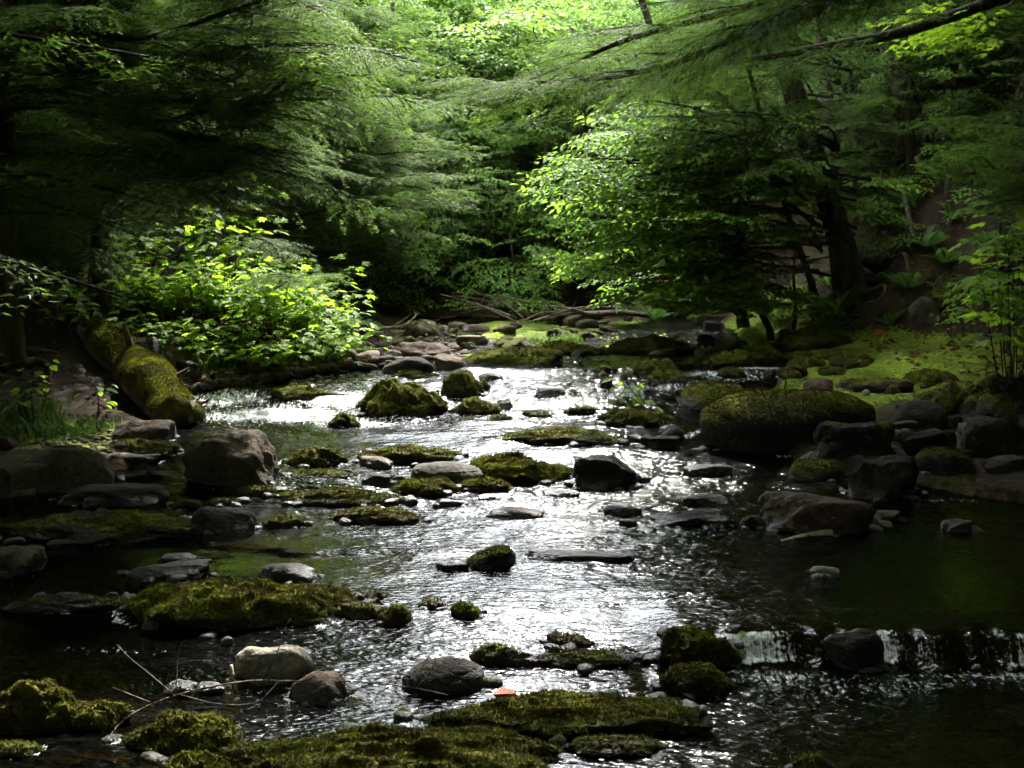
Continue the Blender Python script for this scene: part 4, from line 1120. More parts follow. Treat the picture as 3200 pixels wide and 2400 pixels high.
def broad_crown(seed, R, H, n):
    r = np.random.default_rng(seed); g = Geo()
    for i in range(n):
        t = (i + r.random()) / n
        z = H * (t ** 0.9)
        rad = R * math.sqrt(max(0.05, 1 - (abs(t - 0.4) / 0.64) ** 2.2))
        a = i * 2.39996 + r.normal(0, .4)
        q = rad * r.uniform(.25, .72)
        place_geo(g, FAR[i % 3], rotz(a, r.uniform(-.15, .35), r.normal(0, .3), r.uniform(.75, 1.25) * min(1.3, max(.5, R / 1.8)), (q * math.cos(a), q * math.sin(a), z + r.normal(0, .12))))
    return g.mesh('crown', [M_twig, M_far], False)
def hemlock_crown(seed, R, H, n):
    r = np.random.default_rng(seed); g = Geo()
    for i in range(n):
        t = (i + r.random()) / n
        rad = R * (1 - t) ** 0.7 + 0.25
        a = i * 2.39996 + r.normal(0, .4)
        place_geo(g, LOW[i % 3], rotz(a, r.uniform(-.12, .12), r.normal(0, .15), rad / 2.0 * r.uniform(.8, 1.1), (0.03 * math.cos(a), 0.03 * math.sin(a), t * H)))
    return g.mesh('crown', [M_twig, M_hem], False)
BCROWN = [broad_crown(31, 2.0, 4.6, 66), broad_crown(32, 2.4, 5.2, 80), broad_crown(33, 1.5, 3.4, 44)]
HCROWN = [hemlock_crown(41, 2.3, 9.0, 96), hemlock_crown(42, 2.0, 7.0, 74)]

rt = random.Random(77)
def trunk_mesh(base, top, r0, r1, n=14, seg=12, bend=0.0, flare=0.5, seed=0, mat_=None):
    b, t = np.array(base, float), np.array(top, float)
    s = np.linspace(0, 1, n)
    pts = (t - b) * s[:, None]
    pts[:, 0] += bend * np.sin(s * math.pi) + 0.02 * np.sin(s * 7 + seed); pts[:, 1] += 0.02 * np.cos(s * 6 + seed)
    hgt = np.linalg.norm(t - b)
    rad = r0 + (r1 - r0) * s + r0 * flare * np.exp(-s * hgt / (1.6 * r0 + .08))
    pts[0, 2] -= 0.25
    g = Geo(); add_tube(g, pts, rad, seg, 0, 0, rough=0.22, seed=seed, freq=hgt * 1.2)
    return g.mesh('trunk', [mat_ or M_bark]), pts + b

def roots(parent, r0, n, seed, reach=0.9):
    r = random.Random(seed)
    for i in range(n):
        a = 6.283 * i / n + r.uniform(-.4, .4); L = reach * r.uniform(.6, 1.2)
        pts = []
        x0, y0 = parent.location.x, parent.location.y
        for k in range(7):
            q = k / 6; aa = a + 0.5 * math.sin(q * 4 + i)
            x, y = (r0 * .6 + L * q) * math.cos(aa), (r0 * .6 + L * q) * math.sin(aa)
            z = Tq(x0 + x, y0 + y) - parent.location.z
            pts.append((x, y, z - 0.025 * q + 0.035 * (1 - q) * (1 + 3 * r0) + (0.18 * (1 - q * 6) if q < .17 else 0)))
        g = Geo(); add_tube(g, curve_pts(pts, 14), np.linspace(r0 * .42, .008, 14), 7, 0, 0, rough=0.3, seed=i)
        link('root', g.mesh('root', [M_root]), parent)

def new_part(name, me, tree, M):
    o = bpy.data.objects.new(name, me); C.objects.link(o); o.parent = tree
    o.matrix_parent_inverse = Matrix.Identity(4)
    o.matrix_local = Matrix.Translation(-tree.location) @ M
    return o

def put_boughs(tree, trunk_xy, poly, n, Y0, Y1, meshes, name, l0, l1, base_len, seed, droop=(-.15, .25), rollv=0.15, yfun=None, spread=0.6, limbs=True):
    """n boughs whose middles lie inside the polygon (photograph pixels) between the distances Y0 and Y1; each grows away from the trunk"""
    r = random.Random(seed)
    px = [p[0] for p in poly]; py = [p[1] for p in poly]
    got = 0; g = Geo()
    for _ in range(n * 40):
        if got >= n: break
        x, y = r.uniform(min(px), max(px)), r.uniform(min(py), max(py))
        c = False
        for i in range(len(poly)):
            (x1, y1), (x2, y2) = poly[i], poly[i - 1]
            if (y1 > y) != (y2 > y) and x < (x2 - x1) * (y - y1) / (y2 - y1) + x1: c = not c
        if not c: continue
        Yd = yfun(x, y, r) if yfun else r.uniform(Y0, Y1)
        q = P(x, y, Yd)
        if q.z < Sq(q.x, q.y) + 0.12: continue
        tx, ty = trunk_xy(x, y) if callable(trunk_xy) else trunk_xy
        a = math.atan2(q.y - ty, q.x - tx) + r.uniform(-spread, spread)
        L = r.uniform(l0, l1); s = L / base_len
        pit = r.uniform(*droop)
        org = Vector((q.x - math.cos(a) * L * .55, q.y - math.sin(a) * L * .55, q.z + 0.04 * L - math.sin(pit) * L * .5))
        M = Matrix.Translation(org) @ Matrix.Rotation(a, 4, 'Z') @ Matrix.Rotation(-pit, 4, 'Y') @ Matrix.Rotation(r.gauss(0, rollv), 4, 'X') @ Matrix.Scale(s, 4)
        new_part(name, meshes[r.randrange(len(meshes))], tree, M)
        dd = math.hypot(org.x - tx, org.y - ty)
        if limbs and 0.25 < dd < 3.2 and r.random() < 0.55:
            st = Vector((tx, ty, org.z - 0.10 * dd))
            mid = (st + org) / 2 + Vector((0, 0, 0.06 * dd))
            add_tube(g, curve_pts([st - tree.location, mid - tree.location, org - tree.location], 7), np.linspace(.010 + .006 * dd, .008, 7), 5, 0, 0, cap=False)
        got += 1
    if g.V:
        link('limbs', g.mesh('limbs', [M_twig]), tree)

def near_tree(name, label, cat, base, top, r0, r1, seed, crown=None, crown_z=0, crown_s=1.0, bend=0, flare=.5, nroots=0, group=None, mat_=None, reach=.9):
    t = empty(name, base, label, cat, group)
    me, pts = trunk_mesh((0, 0, 0), Vector(top) - Vector(base), r0, r1, 18, 14, bend, flare, seed, mat_)
    link('trunk', me, t)
    if crown is not None:
        o = new_part('crown', crown, t, Matrix.Translation(Vector((base[0] + (top[0] - base[0]) * crown_z / max(top[2] - base[2], .1), base[1] + (top[1] - base[1]) * crown_z / max(top[2] - base[2], .1), base[2] + crown_z))) @ Matrix.Rotation(seed * 1.7, 4, 'Z') @ Matrix.Scale(crown_s, 4))
    if nroots: roots(t, r0, nroots, seed, reach * .7)
    return t

def gp(px, Y):
    x = (px - 1600) / FP * Y
    return (x, Y, Tq(x, Y))
def up_to(px, py, Y, base, h):
    """point at height h on the line from base through the pixel at distance Y"""
    q = P(px, py, Y); b = Vector(base); k = h / max(q.z - b.z, 0.1)
    return tuple(b + (q - b) * k)

# ---- left bank hemlocks
b1 = gp(300, 9.5)
h1 = near_tree('hemlock_tree', 'slim dark hemlock trunk rooted above the mossy log on the left bank', 'hemlock tree', b1, up_to(312, 640, 9.5, b1, 11), .085, .03, 1, HCROWN[0], 4.2, .75, 0, .7, 7)
b2 = gp(95, 10.8)
h2 = near_tree('hemlock_tree', 'thick straight dark trunk near the left edge with spreading roots', 'hemlock tree', b2, up_to(92, 500, 10.8, b2, 14), .20, .06, 2, HCROWN[0], 4.6, 1.15, 0, .6, 7)
b3 = gp(168, 11.6)
h3 = near_tree('hemlock_tree', 'leaning mossy trunk just right of the thick trunk at the left', 'hemlock tree', b3, up_to(275, 520, 11.6, b3, 12), .17, .05, 3, HCROWN[1], 5.0, 1.1, 0, .6, 4)
b4 = gp(12, 8.6)
h4 = near_tree('hemlock_tree', 'dark trunk cut by the left edge of the picture', 'hemlock tree', b4, up_to(10, 500, 8.6, b4, 13), .12, .04, 4, HCROWN[0], 4.2, 1.1, 0, .6, 5)
b5 = gp(592, 13.2)
h5 = near_tree('hemlock_tree', 'shaded trunk standing behind the sunlit bush', 'hemlock tree', b5, up_to(605, 600, 13.2, b5, 10), .14, .04, 5, HCROWN[1], 6.6, .6, 0, .5, 0)
b6 = gp(362, 14.0)
h6 = near_tree('hemlock_tree', 'thin dark trunk in the shade between the slim trunk and the bush', 'hemlock tree', b6, up_to(360, 600, 14, b6, 9), .08, .03, 6, HCROWN[1], 4.6, .9, 0, .5, 0)
yl = lambda x, y, r: r.uniform(6.7, 7.9)
put_boughs(h1, lambda x, y: (b1[0], b1[1]), [(250, -120), (900, -150), (1000, 100), (960, 330), (860, 560), (700, 600), (520, 620), (330, 560)], 62, 0, 0, BOUGH, 'bough', 1.2, 2.1, 2.0, 11, yfun=yl)
put_boughs(h4, (b4[0] - .1, b4[1]), [(-60, -120), (420, -120), (480, 300), (360, 620), (180, 720), (-60, 700)], 48, 7.0, 9.4, BOUGH, 'bough', 1.1, 1.9, 2.0, 12)
put_boughs(h5, (b5[0], b5[1]), [(820, 190), (1100, 190), (1290, 400), (1310, 600), (1180, 800), (1010, 880), (860, 760), (800, 500)], 74, 12.2, 14.2, BOUGH, 'bough', 1.3, 2.3, 2.0, 13)
put_boughs(h2, (b2[0], b2[1]), [(0, 250), (500, 250), (560, 560), (500, 760), (330, 800), (60, 860), (-40, 700)], 50, 9.0, 11.5, BOUGH, 'bough', 1.1, 1.9, 2.0, 14)
put_boughs(h3, (b3[0], b3[1]), [(420, 560), (700, 560), (760, 720), (700, 800), (430, 830)], 9, 10.8, 12.0, BOUGH, 'bough', 1.0, 1.6, 2.0, 15)
put_boughs(h6, (b6[0], b6[1]), [(380, 700), (560, 690), (560, 820), (380, 840)], 6, 11.0, 13, BOUGH, 'bough', 1.0, 1.4, 2.0, 16)
put_boughs(h5, (b5[0], b5[1]), [(760, 760), (1000, 780), (1010, 870), (880, 890)], 4, 8.6, 9.1, BOUGH, 'bough', .8, 1.1, 2.0, 17)

# ---- right bank
c1 = gp(2665, 11.5)
g1 = near_tree('hemlock_tree', 'leaning grey brown trunk on the right bank with a tangle of roots', 'hemlock tree', c1, up_to(2480, 200, 11.5, c1, 8), .125, .05, 21, HCROWN[1], 4.6, .85, -.10, .5, 8, reach=1.3)
c2 = gp(2625, 13.2)
g2 = near_tree('hemlock_tree', 'thin dark trunk behind the leaning trunk on the right bank', 'hemlock tree', c2, up_to(2585, 250, 13.2, c2, 11), .07, .03, 22, HCROWN[1], 4.8, .8, 0, .4, 0)
c3 = gp(2885, 12.6)
g3 = near_tree('hemlock_tree', 'dark trunk leaning left high on the right slope', 'hemlock tree', c3, up_to(2750, 30, 12.6, c3, 13), .12, .05, 23, HCROWN[0], 4.4, 1.0, 0, .4, 0)
c4 = gp(2960, 13.6)
g4 = near_tree('hemlock_tree', 'dark straight trunk highest on the right slope', 'hemlock tree', c4, up_to(2880, 60, 13.6, c4, 13), .12, .05, 24, HCROWN[1], 4.4, 1.1, 0, .4, 0)
put_boughs(g1, (c1[0] - .2, c1[1]), [(2050, 60), (2500, 60), (2560, 400), (2480, 560), (2250, 620), (2080, 400)], 60, 9.6, 12.2, BOUGH, 'bough', 1.1, 1.9, 2.0, 31)
put_boughs(g1, (c1[0], c1[1]), [(2150, 560), (2520, 560), (2560, 880), (2380, 980), (2180, 860)], 26, 10.4, 12.2, BOUGH, 'bough', .9, 1.5, 2.0, 32)
put_boughs(g2, (c2[0], c2[1]), [(2560, 150), (2760, 150), (2820, 640), (2620, 700)], 18, 12.2, 13.6, BOUGH, 'bough', 1.0, 1.6, 2.0, 33)
put_boughs(g3, (c3[0], c3[1]), [(2700, 0), (3200, 0), (3200, 330), (2900, 380)], 13, 11.5, 13.0, BOUGH, 'bough', 1.0, 1.7, 2.0, 34)
put_boughs(g3, (c3[0], c3[1]), [(2680, 640), (2880, 640), (2880, 800), (2700, 830)], 7, 11.2, 12.3, BOUGH, 'bough', .8, 1.2, 2.0, 36)
d1 = (4.6, 8.2, Tq(4.6, 8.2))
g5 = near_tree('hemlock_tree', 'hemlock outside the right edge whose grey green boughs hang into the picture', 'hemlock tree', d1, (4.5, 8.0, d1[2] + 12), .16, .05, 25, HCROWN[0], 4.6, 1.1, 0, .5, 0)
put_boughs(g5, (d1[0], d1[1]), [(2990, 380), (3260, 260), (3260, 640), (3040, 600)], 13, 7.2, 8.4, BOUGH, 'bough', .9, 1.4, 2.0, 35)
d2 = (4.3, 6.3, Tq(4.3, 6.3))
g6 = near_tree('hemlock_tree', 'hemlock at the right outside the frame whose long dark limbs cross the top', 'hemlock tree', d2, (4.2, 6.2, d2[2] + 13), .18, .05, 26, HCROWN[0], 4.3, 1.2, 0, .5, 0)
lg = Geo()
def long_limb(tree, pts, r0, side, Ls, seed):
    """a long bare-based limb with boughs hanging from its outer part"""
    r = random.Random(seed); q = curve_pts(pts, 26)
    g = Geo(); add_tube(g, q - np.array(tree.location), np.linspace(r0, .006, 26), 7, 0, 0, rough=.15, seed=seed, cap=True)
    o = link('limb', g.mesh('limb', [M_twig]), tree)
    for k in range(side):
        i = int(4 + 21 * (k + r.random() * .5) / side); i = min(i, 24)
        d = q[min(i + 1, 25)] - q[i - 1]; a = math.atan2(d[1], d[0]) + (1 if k % 2 else -1) * r.uniform(.25, .9)
        L = r.uniform(*Ls) * (1.1 - .4 * i / 25)
        M = Matrix.Translation(Vector(q[i])) @ Matrix.Rotation(a, 4, 'Z') @ Matrix.Rotation(r.uniform(-.05, .3), 4, 'Y') @ Matrix.Rotation(r.gauss(0, .2), 4, 'X') @ Matrix.Scale(L / 2.0, 4)
        b_ = new_part('bough', BOUGH[r.randrange(4)], tree, M); b_.parent = o
long_limb(g6, [(4.2, 6.25, 3.9), P(2900, -90, 6.5), P(2500, 30, 6.6), P(2100, 200, 6.7), P(1760, 255, 6.8), P(1520, 262, 6.8)], .045, 22, (.7, 1.2), 51)
long_limb(g6, [(4.2, 6.25, 3.8), P(2900, -160, 6.9), P(2330, 20, 7.0), P(2000, 110, 7.1), P(1800, 190, 7.2), P(1650, 250, 7.2)], .040, 16, (.7, 1.1), 52)
long_limb(g6, [(4.2, 6.25, 3.6), P(2950, 60, 7.2), P(2560, 150, 7.4), P(2250, 200, 7.5), P(1900, 270, 7.6)], .050, 12, (.7, 1.1), 53)
long_limb(g6, [(4.2, 6.25, 4.6), P(2900, -330, 6.2), P(2300, -260, 6.2), P(1800, -250, 6.2), P(1350, -230, 6.2)], .035, 26, (.8, 1.3), 54)  # limb above the view, lengthened across the brook to shade the foreground
long_limb(g6, [(4.2, 6.25, 4.4), P(3100, -120, 6.4), P(2700, -60, 6.6), P(2400, 30, 6.8)], .035, 16, (.8, 1.2), 55)
long_limb(h4, [(b4[0], b4[1], 4.0), P(180, 40, 7.2), P(420, 120, 6.9), P(760, 20, 6.6), P(1000, -60, 6.5)], .030, 5, (.7, 1.1), 56)
long_limb(h4, [(b4[0], b4[1], 3.0), P(180, 170, 7.6), P(330, 235, 7.4), P(520, 190, 7.2), P(640, 130, 7.2)], .026, 4, (.7, 1.1), 57)
long_limb(h1, [(b1[0], b1[1], 2.6), P(420, 500, 8.6), P(560, 380, 8.2), P(700, 250, 8.0), P(820, 200, 8.0)], .026, 6, (.8, 1.2), 58)
long_limb(h1, [(b1[0], b1[1], 2.9), P(380, 270, 8.6), P(500, 300, 8.3), P(560, 230, 8.2)], .022, 3, (.6, .9), 59)
long_limb(h1, [(b1[0], b1[1], 2.2), P(560, 380, 8.8), P(700, 460, 8.7), P(860, 530, 8.8)], .022, 5, (.8, 1.2), 60)

# ---- the broadleaf trees leaning over the brook from the right bank
m1b = gp(2330, 12.6)
mt1 = near_tree('maple_tree', 'sunlit young maple leaning over the brook from the right bank', 'maple tree', m1b, up_to(2150, 500, 12.0, m1b, 5.0), .06, .02, 27, None, 0, 1, .1, .4, 0)
put_boughs(mt1, (m1b[0], m1b[1]), [(1790, 460), (1960, 330), (2150, 330), (2250, 600), (2200, 950), (1950, 970), (1800, 850), (1830, 700), (1780, 620)], 120, 10.2, 12.0, SPRAY, 'leafy_branch', .7, 1.25, 1.2, 41, droop=(-.25, .2), spread=.5)
m2b = gp(2420, 11.2)
mt2 = near_tree('maple_tree', 'low maple sapling with bright leaves beside the right side channel', 'maple tree', m2b, up_to(2260, 760, 10.8, m2b, 2.0), .03, .01, 28, None, 0, 1, .05, .4, 0)
put_boughs(mt2, (m2b[0], m2b[1]), [(2060, 830), (2250, 800), (2420, 850), (2440, 960), (2250, 1000), (2080, 970)], 26, 10.2, 11.0, SPRAY_M, 'leafy_branch', .5, .85, 1.1, 42, droop=(-.2, .2))
m3b = gp(2560, 11.9)
mt3 = near_tree('birch_tree', 'slender birch sapling with oval leaves in front of the leaning trunk', 'birch tree', m3b, up_to(2420, 420, 11.0, m3b, 3.6), .035, .012, 29, None, 0, 1, -.1, .4, 0)
put_boughs(mt3, (m3b[0], m3b[1]), [(2150, 400), (2450, 360), (2520, 560), (2460, 760), (2220, 760)], 22, 9.6, 10.8, SPRAY, 'leafy_branch', .6, .95, 1.2, 43, droop=(-.2, .2))
m4b = (4.4, 7.6, Tq(4.4, 7.6))
mt4 = near_tree('maple_tree', 'maple just outside the right edge with a leafy twig near the upper corner', 'maple tree', m4b, (4.0, 7.4, m4b[2] + 4.5), .05, .02, 30, None, 0, 1, 0, .4, 0)
put_boughs(mt4, (m4b[0] + .2, m4b[1]), [(2800, 30), (3080, 20), (3060, 190), (2820, 170)], 7, 7.4, 8.2, SPRAY_M, 'leafy_branch', .5, .8, 1.1, 44)

# ---- the trees closing the view at the bend
e1 = gp(1235, 15.6)
k1 = near_tree('hemlock_tree', 'sunlit feathery hemlock behind the bar left of the dark hollow', 'hemlock tree', e1, (e1[0], e1[1] + .3, e1[2] + 3.4), .09, .03, 61)
put_boughs(k1, (e1[0] - .3, e1[1]), [(980, 40), (1250, 20), (1400, 220), (1360, 420), (1200, 520), (1050, 420)], 44, 14.6, 16.6, BOUGH, 'bough', 1.2, 2.0, 2.0, 71)
e2 = gp(1790, 16.2)
k2 = near_tree('hemlock_tree', 'pale green hemlock behind the bar right of the dark hollow', 'hemlock tree', e2, (e2[0], e2[1] + .3, e2[2] + 3.2), .09, .03, 62)
put_boughs(k2, (e2[0] + .5, e2[1]), [(1560, 150), (1900, 150), (2100, 300), (2000, 480), (1800, 620), (1660, 560), (1620, 330)], 46, 15.0, 17.2, BOUGH, 'bough', 1.2, 2.0, 2.0, 72)
e3 = gp(1480, 17.6)
k3 = near_tree('beech_tree', 'bright beech whose lowest leaves hang above the dark hollow', 'beech tree', e3, (e3[0], e3[1] + .4, e3[2] + 3.2), .08, .03, 63)
put_boughs(k3, (e3[0], e3[1] + .6), [(1380, 30), (1680, 0), (1720, 300), (1640, 480), (1500, 520), (1400, 380)], 70, 15.6, 18.0, SPRAY, 'leafy_branch', 1.0, 1.6, 1.2, 73, droop=(-.3, .2))
e4 = gp(1180, 19.5)
k4 = near_tree('maple_tree', 'bright broadleaf tree filling the top left of the opening', 'maple tree', e4, (e4[0], e4[1] + .4, e4[2] + 3.2), .09, .03, 64)
put_boughs(k4, (e4[0], e4[1] + .6), [(950, -60), (1500, -60), (1480, 180), (1250, 260), (1000, 200)], 80, 17.5, 20.0, SPRAY, 'leafy_branch', 1.2, 1.9, 1.2, 74, droop=(-.3, .2))
e5 = gp(1640, 20.5)
k5 = near_tree('maple_tree', 'bright broadleaf tree filling the top of the opening right of the middle', 'maple tree', e5, (e5[0], e5[1] + .4, e5[2] + 3.2), .09, .03, 65)
put_boughs(k5, (e5[0], e5[1] + .6), [(1450, -60), (2200, -60), (2150, 260), (1900, 220), (1600, 200)], 90, 18.5, 21.5, SPRAY, 'leafy_branch', 1.2, 1.9, 1.2, 75, droop=(-.3, .2))

# ---- undergrowth: broad-leaved shrubs of the far bank and of the right slope
for i, (px, Y, poly, n_, lab) in enumerate([
    (1180, 14.6, [(1040, 720), (1280, 700), (1300, 960), (1060, 985)], 24, 'shaded broad-leaved shrub at the left foot of the dark hollow'),
    (1370, 14.8, [(1260, 760), (1480, 740), (1490, 980), (1270, 990)], 24, 'broad-leaved shrub low in the middle of the dark hollow'),
    (1500, 15.2, [(1380, 600), (1640, 590), (1600, 740), (1400, 750)], 24, 'pale layered shrub spreading above the brush pile'),
    (1600, 14.4, [(1470, 790), (1720, 780), (1740, 960), (1480, 975)], 24, 'broad-leaved shrub just behind the brush pile'),
    (1740, 15.0, [(1640, 640), (1840, 640), (1850, 860), (1650, 870)], 22, 'shaded shrub right of the brush pile under the hemlock')]):
    b_ = gp(px, Y)
    t_ = near_tree('broadleaf_shrub', lab, 'shrub', b_, (b_[0], b_[1], b_[2] + 1.2), .025, .01, 90 + i)
    put_boughs(t_, (b_[0], b_[1] + .4), poly, n_, Y - 1.0, Y + .3, SPRAY, 'leafy_branch', .6, 1.0, 1.2, 140 + i, droop=(-.3, .15), spread=.9, limbs=False)
for i, (px, Y, poly, n_, lab) in enumerate([
    (2740, 11.8, [(2680, 560), (2860, 560), (2880, 800), (2700, 830)], 12, 'dark shrub beside the leaning trunk on the right slope'),
    (2950, 11.6, [(2880, 420), (3130, 380), (3150, 560), (2920, 600)], 13, 'dark shrub high on the right slope'),
    (3110, 10.2, [(3020, 600), (3240, 560), (3240, 800), (3060, 800)], 12, 'shaded shrub on the right slope behind the edge maple'),
    (2480, 11.6, [(2380, 860), (2560, 850), (2580, 980), (2400, 1000)], 12, 'dark shrub at the foot of the birch sapling'),
    (3140, 9.2, [(3020, 880), (3240, 860), (3240, 1010), (3040, 1020)], 10, 'low shaded shrub at the right edge above the moss flat')]):
    b_ = gp(px, Y)
    t_ = near_tree('broadleaf_shrub', lab, 'shrub', b_, (b_[0], b_[1], b_[2] + .9), .02, .008, 110 + i)
    put_boughs(t_, (b_[0], b_[1] + .3), poly, n_, Y - .7, Y + .2, SPRAY, 'leafy_branch', .5, .8, 1.2, 160 + i, droop=(-.3, .15), spread=.9, limbs=False)

# ---- the wall of foliage behind the brook
def far_tree(px, Y, kind, v, s, label, group, hgt=None):
    x = (px - 1600) / FP * Y
    b = (x, Y, Tq(x, Y))
    cr = (BCROWN if kind == 'b' else HCROWN)[v]
    h = hgt if hgt is not None else (1.0 if kind == 'b' else .5)
    t = empty('broadleaf_tree' if kind == 'b' else 'hemlock_tree', b, label, 'tree' if kind == 'b' else 'hemlock tree', group)
    top = (rt.uniform(-.3, .3), rt.uniform(-.3, .1), h + (3.0 if kind == 'b' else 6.0) * s)
    me, _ = trunk_mesh((0, 0, 0), top, .05 + .03 * s, .02, 8, 7, 0, .4, rt.randrange(99))
    link('trunk', me, t)
    new_part('crown', cr, t, Matrix.Translation(Vector((b[0], b[1], b[2] + h))) @ Matrix.Rotation(rt.uniform(0, 6.28), 4, 'Z') @ Matrix.Scale(s, 4))
    return t
LB, GB = 'leafy green tree in the sunlit wall of foliage behind the brook', 'trees of the sunlit wall of foliage'
LH, GH = 'feathery hemlock in the wall of foliage behind the brook', 'hemlocks of the wall of foliage'
LS, GS = 'shaded leafy shrub on the steep bank behind the stony bar', 'shrubs on the steep bank'
for px, Y, k, v, s, h in [(1290, 17.6, 'h', 1, .34, 1.3), (1700, 17.4, 'h', 1, .33, 1.3), (1560, 18.4, 'b', 1, .42, 1.3), (1880, 16.8, 'b', 0, .42, 1.3), (1100, 16.4, 'b', 0, .5, 1.5), (2080, 17.0, 'b', 1, .5, 1.4), (2280, 16.5, 'h', 1, .6, 1.0), (1420, 18.4, 'b', 0, .45, 1.3), (1500, 17.4, 'b', 2, .6, 1.3), (1790, 17.8, 'b', 2, .6, 1.4), (1350, 18.0, 'b', 2, .65, 1.3), (1640, 17.2, 'b', 2, .6, 1.3)]:
    far_tree(px, Y, k, v, s, LB if k == 'b' else LH, GB if k == 'b' else GH, h)
for row, (Y, n, x0, x1, s) in enumerate([(17.6, 9, 900, 2300, .42), (19, 9, 800, 2450, .50), (22, 10, 800, 2500, .62), (25.5, 11, 700, 2600, .78), (30, 12, 600, 2600, .95), (35, 12, 600, 2600, 1.15), (41, 13, 600, 2600, 1.35)]):
    for i in range(n):
        px = x0 + (x1 - x0) * (i + rt.uniform(.2, .8)) / n
        k = 'h' if (i + row * 2) % 5 == 0 else 'b'
        far_tree(px, Y + rt.uniform(-1, 1), k, rt.choice((0, 1)) if k == 'b' else 1, s * rt.uniform(.85, 1.15) * (.62 if k == 'h' else 1), LB if k == 'b' else LH, GB if k == 'b' else GH, rt.uniform(.3, .9))
for px, Y, k, v, s, h in [(2700, 18, 'h', 1, .9, .6), (640, 17.0, 'b', 1, 1.0, 1.4), (800, 18.0, 'h', 1, .8, .8), (440, 18, 'b', 1, 1.3, 1.4), (240, 17, 'b', 0, 1.3, 1.6), (60, 16, 'b', 1, 1.3, 1.6), (2850, 18.5, 'b', 1, 1.2, .8), (3050, 17, 'b', 1, 1.2, .8), (3250, 15, 'h', 1, 1.0, .6), (2500, 19, 'b', 1, .9, .6)]:
    far_tree(px, Y, k, v, s, LB if k == 'b' else LH, GB if k == 'b' else GH, h)
for px, Y, s in [(1060, 14.8, .42), (1190, 15.2, .50), (1310, 14.9, .45), (1420, 15.4, .5), (1540, 14.9, .46), (1650, 15.4, .52), (1760, 15.0, .44), (1870, 15.2, .5), (1990, 14.8, .45), (1250, 16.0, .55), (1480, 16.4, .55), (1600, 16.6, .5), (960, 15.4, .5), (2100, 15.2, .5), (1380, 16.9, .5)]:
    t = far_tree(px, Y, 'b', 2, s, LS, GS, .05)
    t.name = 'leafy_shrub'; t['category'] = 'shrub'
# ---- the forest around and behind the viewer, whose crowns shade the brook
LW, GW = 'tall hemlock of the dark forest closing in around the brook', 'forest hemlocks around the brook'
for x, y, v, s, h in [(-6.2, 9.0, 0, 1.3, 1.2), (-5.0, 6.0, 0, 1.25, 1.6), (-4.6, 3.2, 0, 1.3, 1.8), (-5.2, .4, 0, 1.3, 1.5), (-3.8, -2.6, 0, 1.3, 1.6), (-1.4, -4.6, 0, 1.3, 1.2), (1.6, -4.8, 0, 1.3, 1.2), (4.2, -2.8, 0, 1.3, 1.4), (5.4, .6, 0, 1.3, 1.4), (5.6, 3.6, 0, 1.35, 1.4), (6.6, 7.0, 0, 1.3, .8), (6.2, 10.4, 0, 1.3, .8), (5.2, 13.4, 0, 1.15, .8), (-7.2, 12.5, 0, 1.3, 1.2), (-6.2, 15.4, 0, 1.2, 1.2), (7.6, 14.5, 0, 1.2, .8), (-8.5, 6.0, 0, 1.3, 1.2), (8.5, 4.0, 0, 1.3, 1.0), (-7.5, -2.0, 0, 1.3, 1.4), (7.5, -2.0, 0, 1.3, 1.4), (0, -8, 0, 1.4, 1.0), (-4, -7, 0, 1.4, 1.0), (4, -7.5, 0, 1.4, 1.0), (-3.4, 1.6, 0, 1.35, 4.2), (3.3, 1.4, 0, 1.35, 4.2), (-2.2, -1.6, 0, 1.35, 4.2), (2.2, -1.8, 0, 1.35, 4.2), (3.9, 4.6, 0, 1.25, 4.0), (-3.9, 4.6, 0, 1.2, 4.0), (0.0, -2.6, 0, 1.3, 4.2)]:  # high-crowned ones nearest the viewer are added to close the overhead sky
    far_tree(1600 + x / y * FP if abs(y) > .01 else 1600, y, 'h', v, s, LW, GW, h).name = 'hemlock_tree'

# unseen tall maples added beside and behind the viewer to block overhead skylight
for x, y, sc_, h in [(-3.7, .4, 1.7, 6.0), (3.8, .2, 1.7, 6.0), (0.4, -3.4, 1.8, 5.5), (5.6, 6.4, 1.6, 6.5), (5.8, 8.9, 1.5, 6.5), (-4.4, 3.4, 1.5, 6.5), (4.4, 3.4, 1.6, 6.5), (-1.8, -1.6, 1.6, 6.2), (2.2, -1.4, 1.6, 6.2)]:
    t = far_tree(1600 + x / y * FP, y, 'b', 1, sc_, 'unseen tall maple added to shade the brook from overhead', 'added maples shading the brook', h)
    t.name = 'maple_tree'

# unseen thicket added on the sides and behind the viewer to block low skylight
for k in range(34):
    a = math.radians(64 + 232 * k / 33); R_ = 8.6 + 1.8 * (k % 2) + rt.uniform(-.5, .5)
    x, y = R_ * math.sin(a), 3.0 + R_ * math.cos(a)
    if abs(y) < .05: y = .05
    t = far_tree(1600 + x / y * FP, y, 'b', 1, rt.uniform(1.0, 1.35), 'unseen leafy tree of the thicket added to block low skylight', 'added thicket blocking low skylight', .05)
    t.name = 'screening_tree'
for x, y in [(-9.5, 11), (-9.8, 14), (-10.5, 17.5), (-8.8, 8.4), (9.5, 11), (9.8, 8)]:
    far_tree(1600 + x / y * FP, y, 'b', 1, 1.35, 'unseen leafy tree of the thicket added to block low skylight', 'added thicket blocking low skylight', .05).name = 'screening_tree'

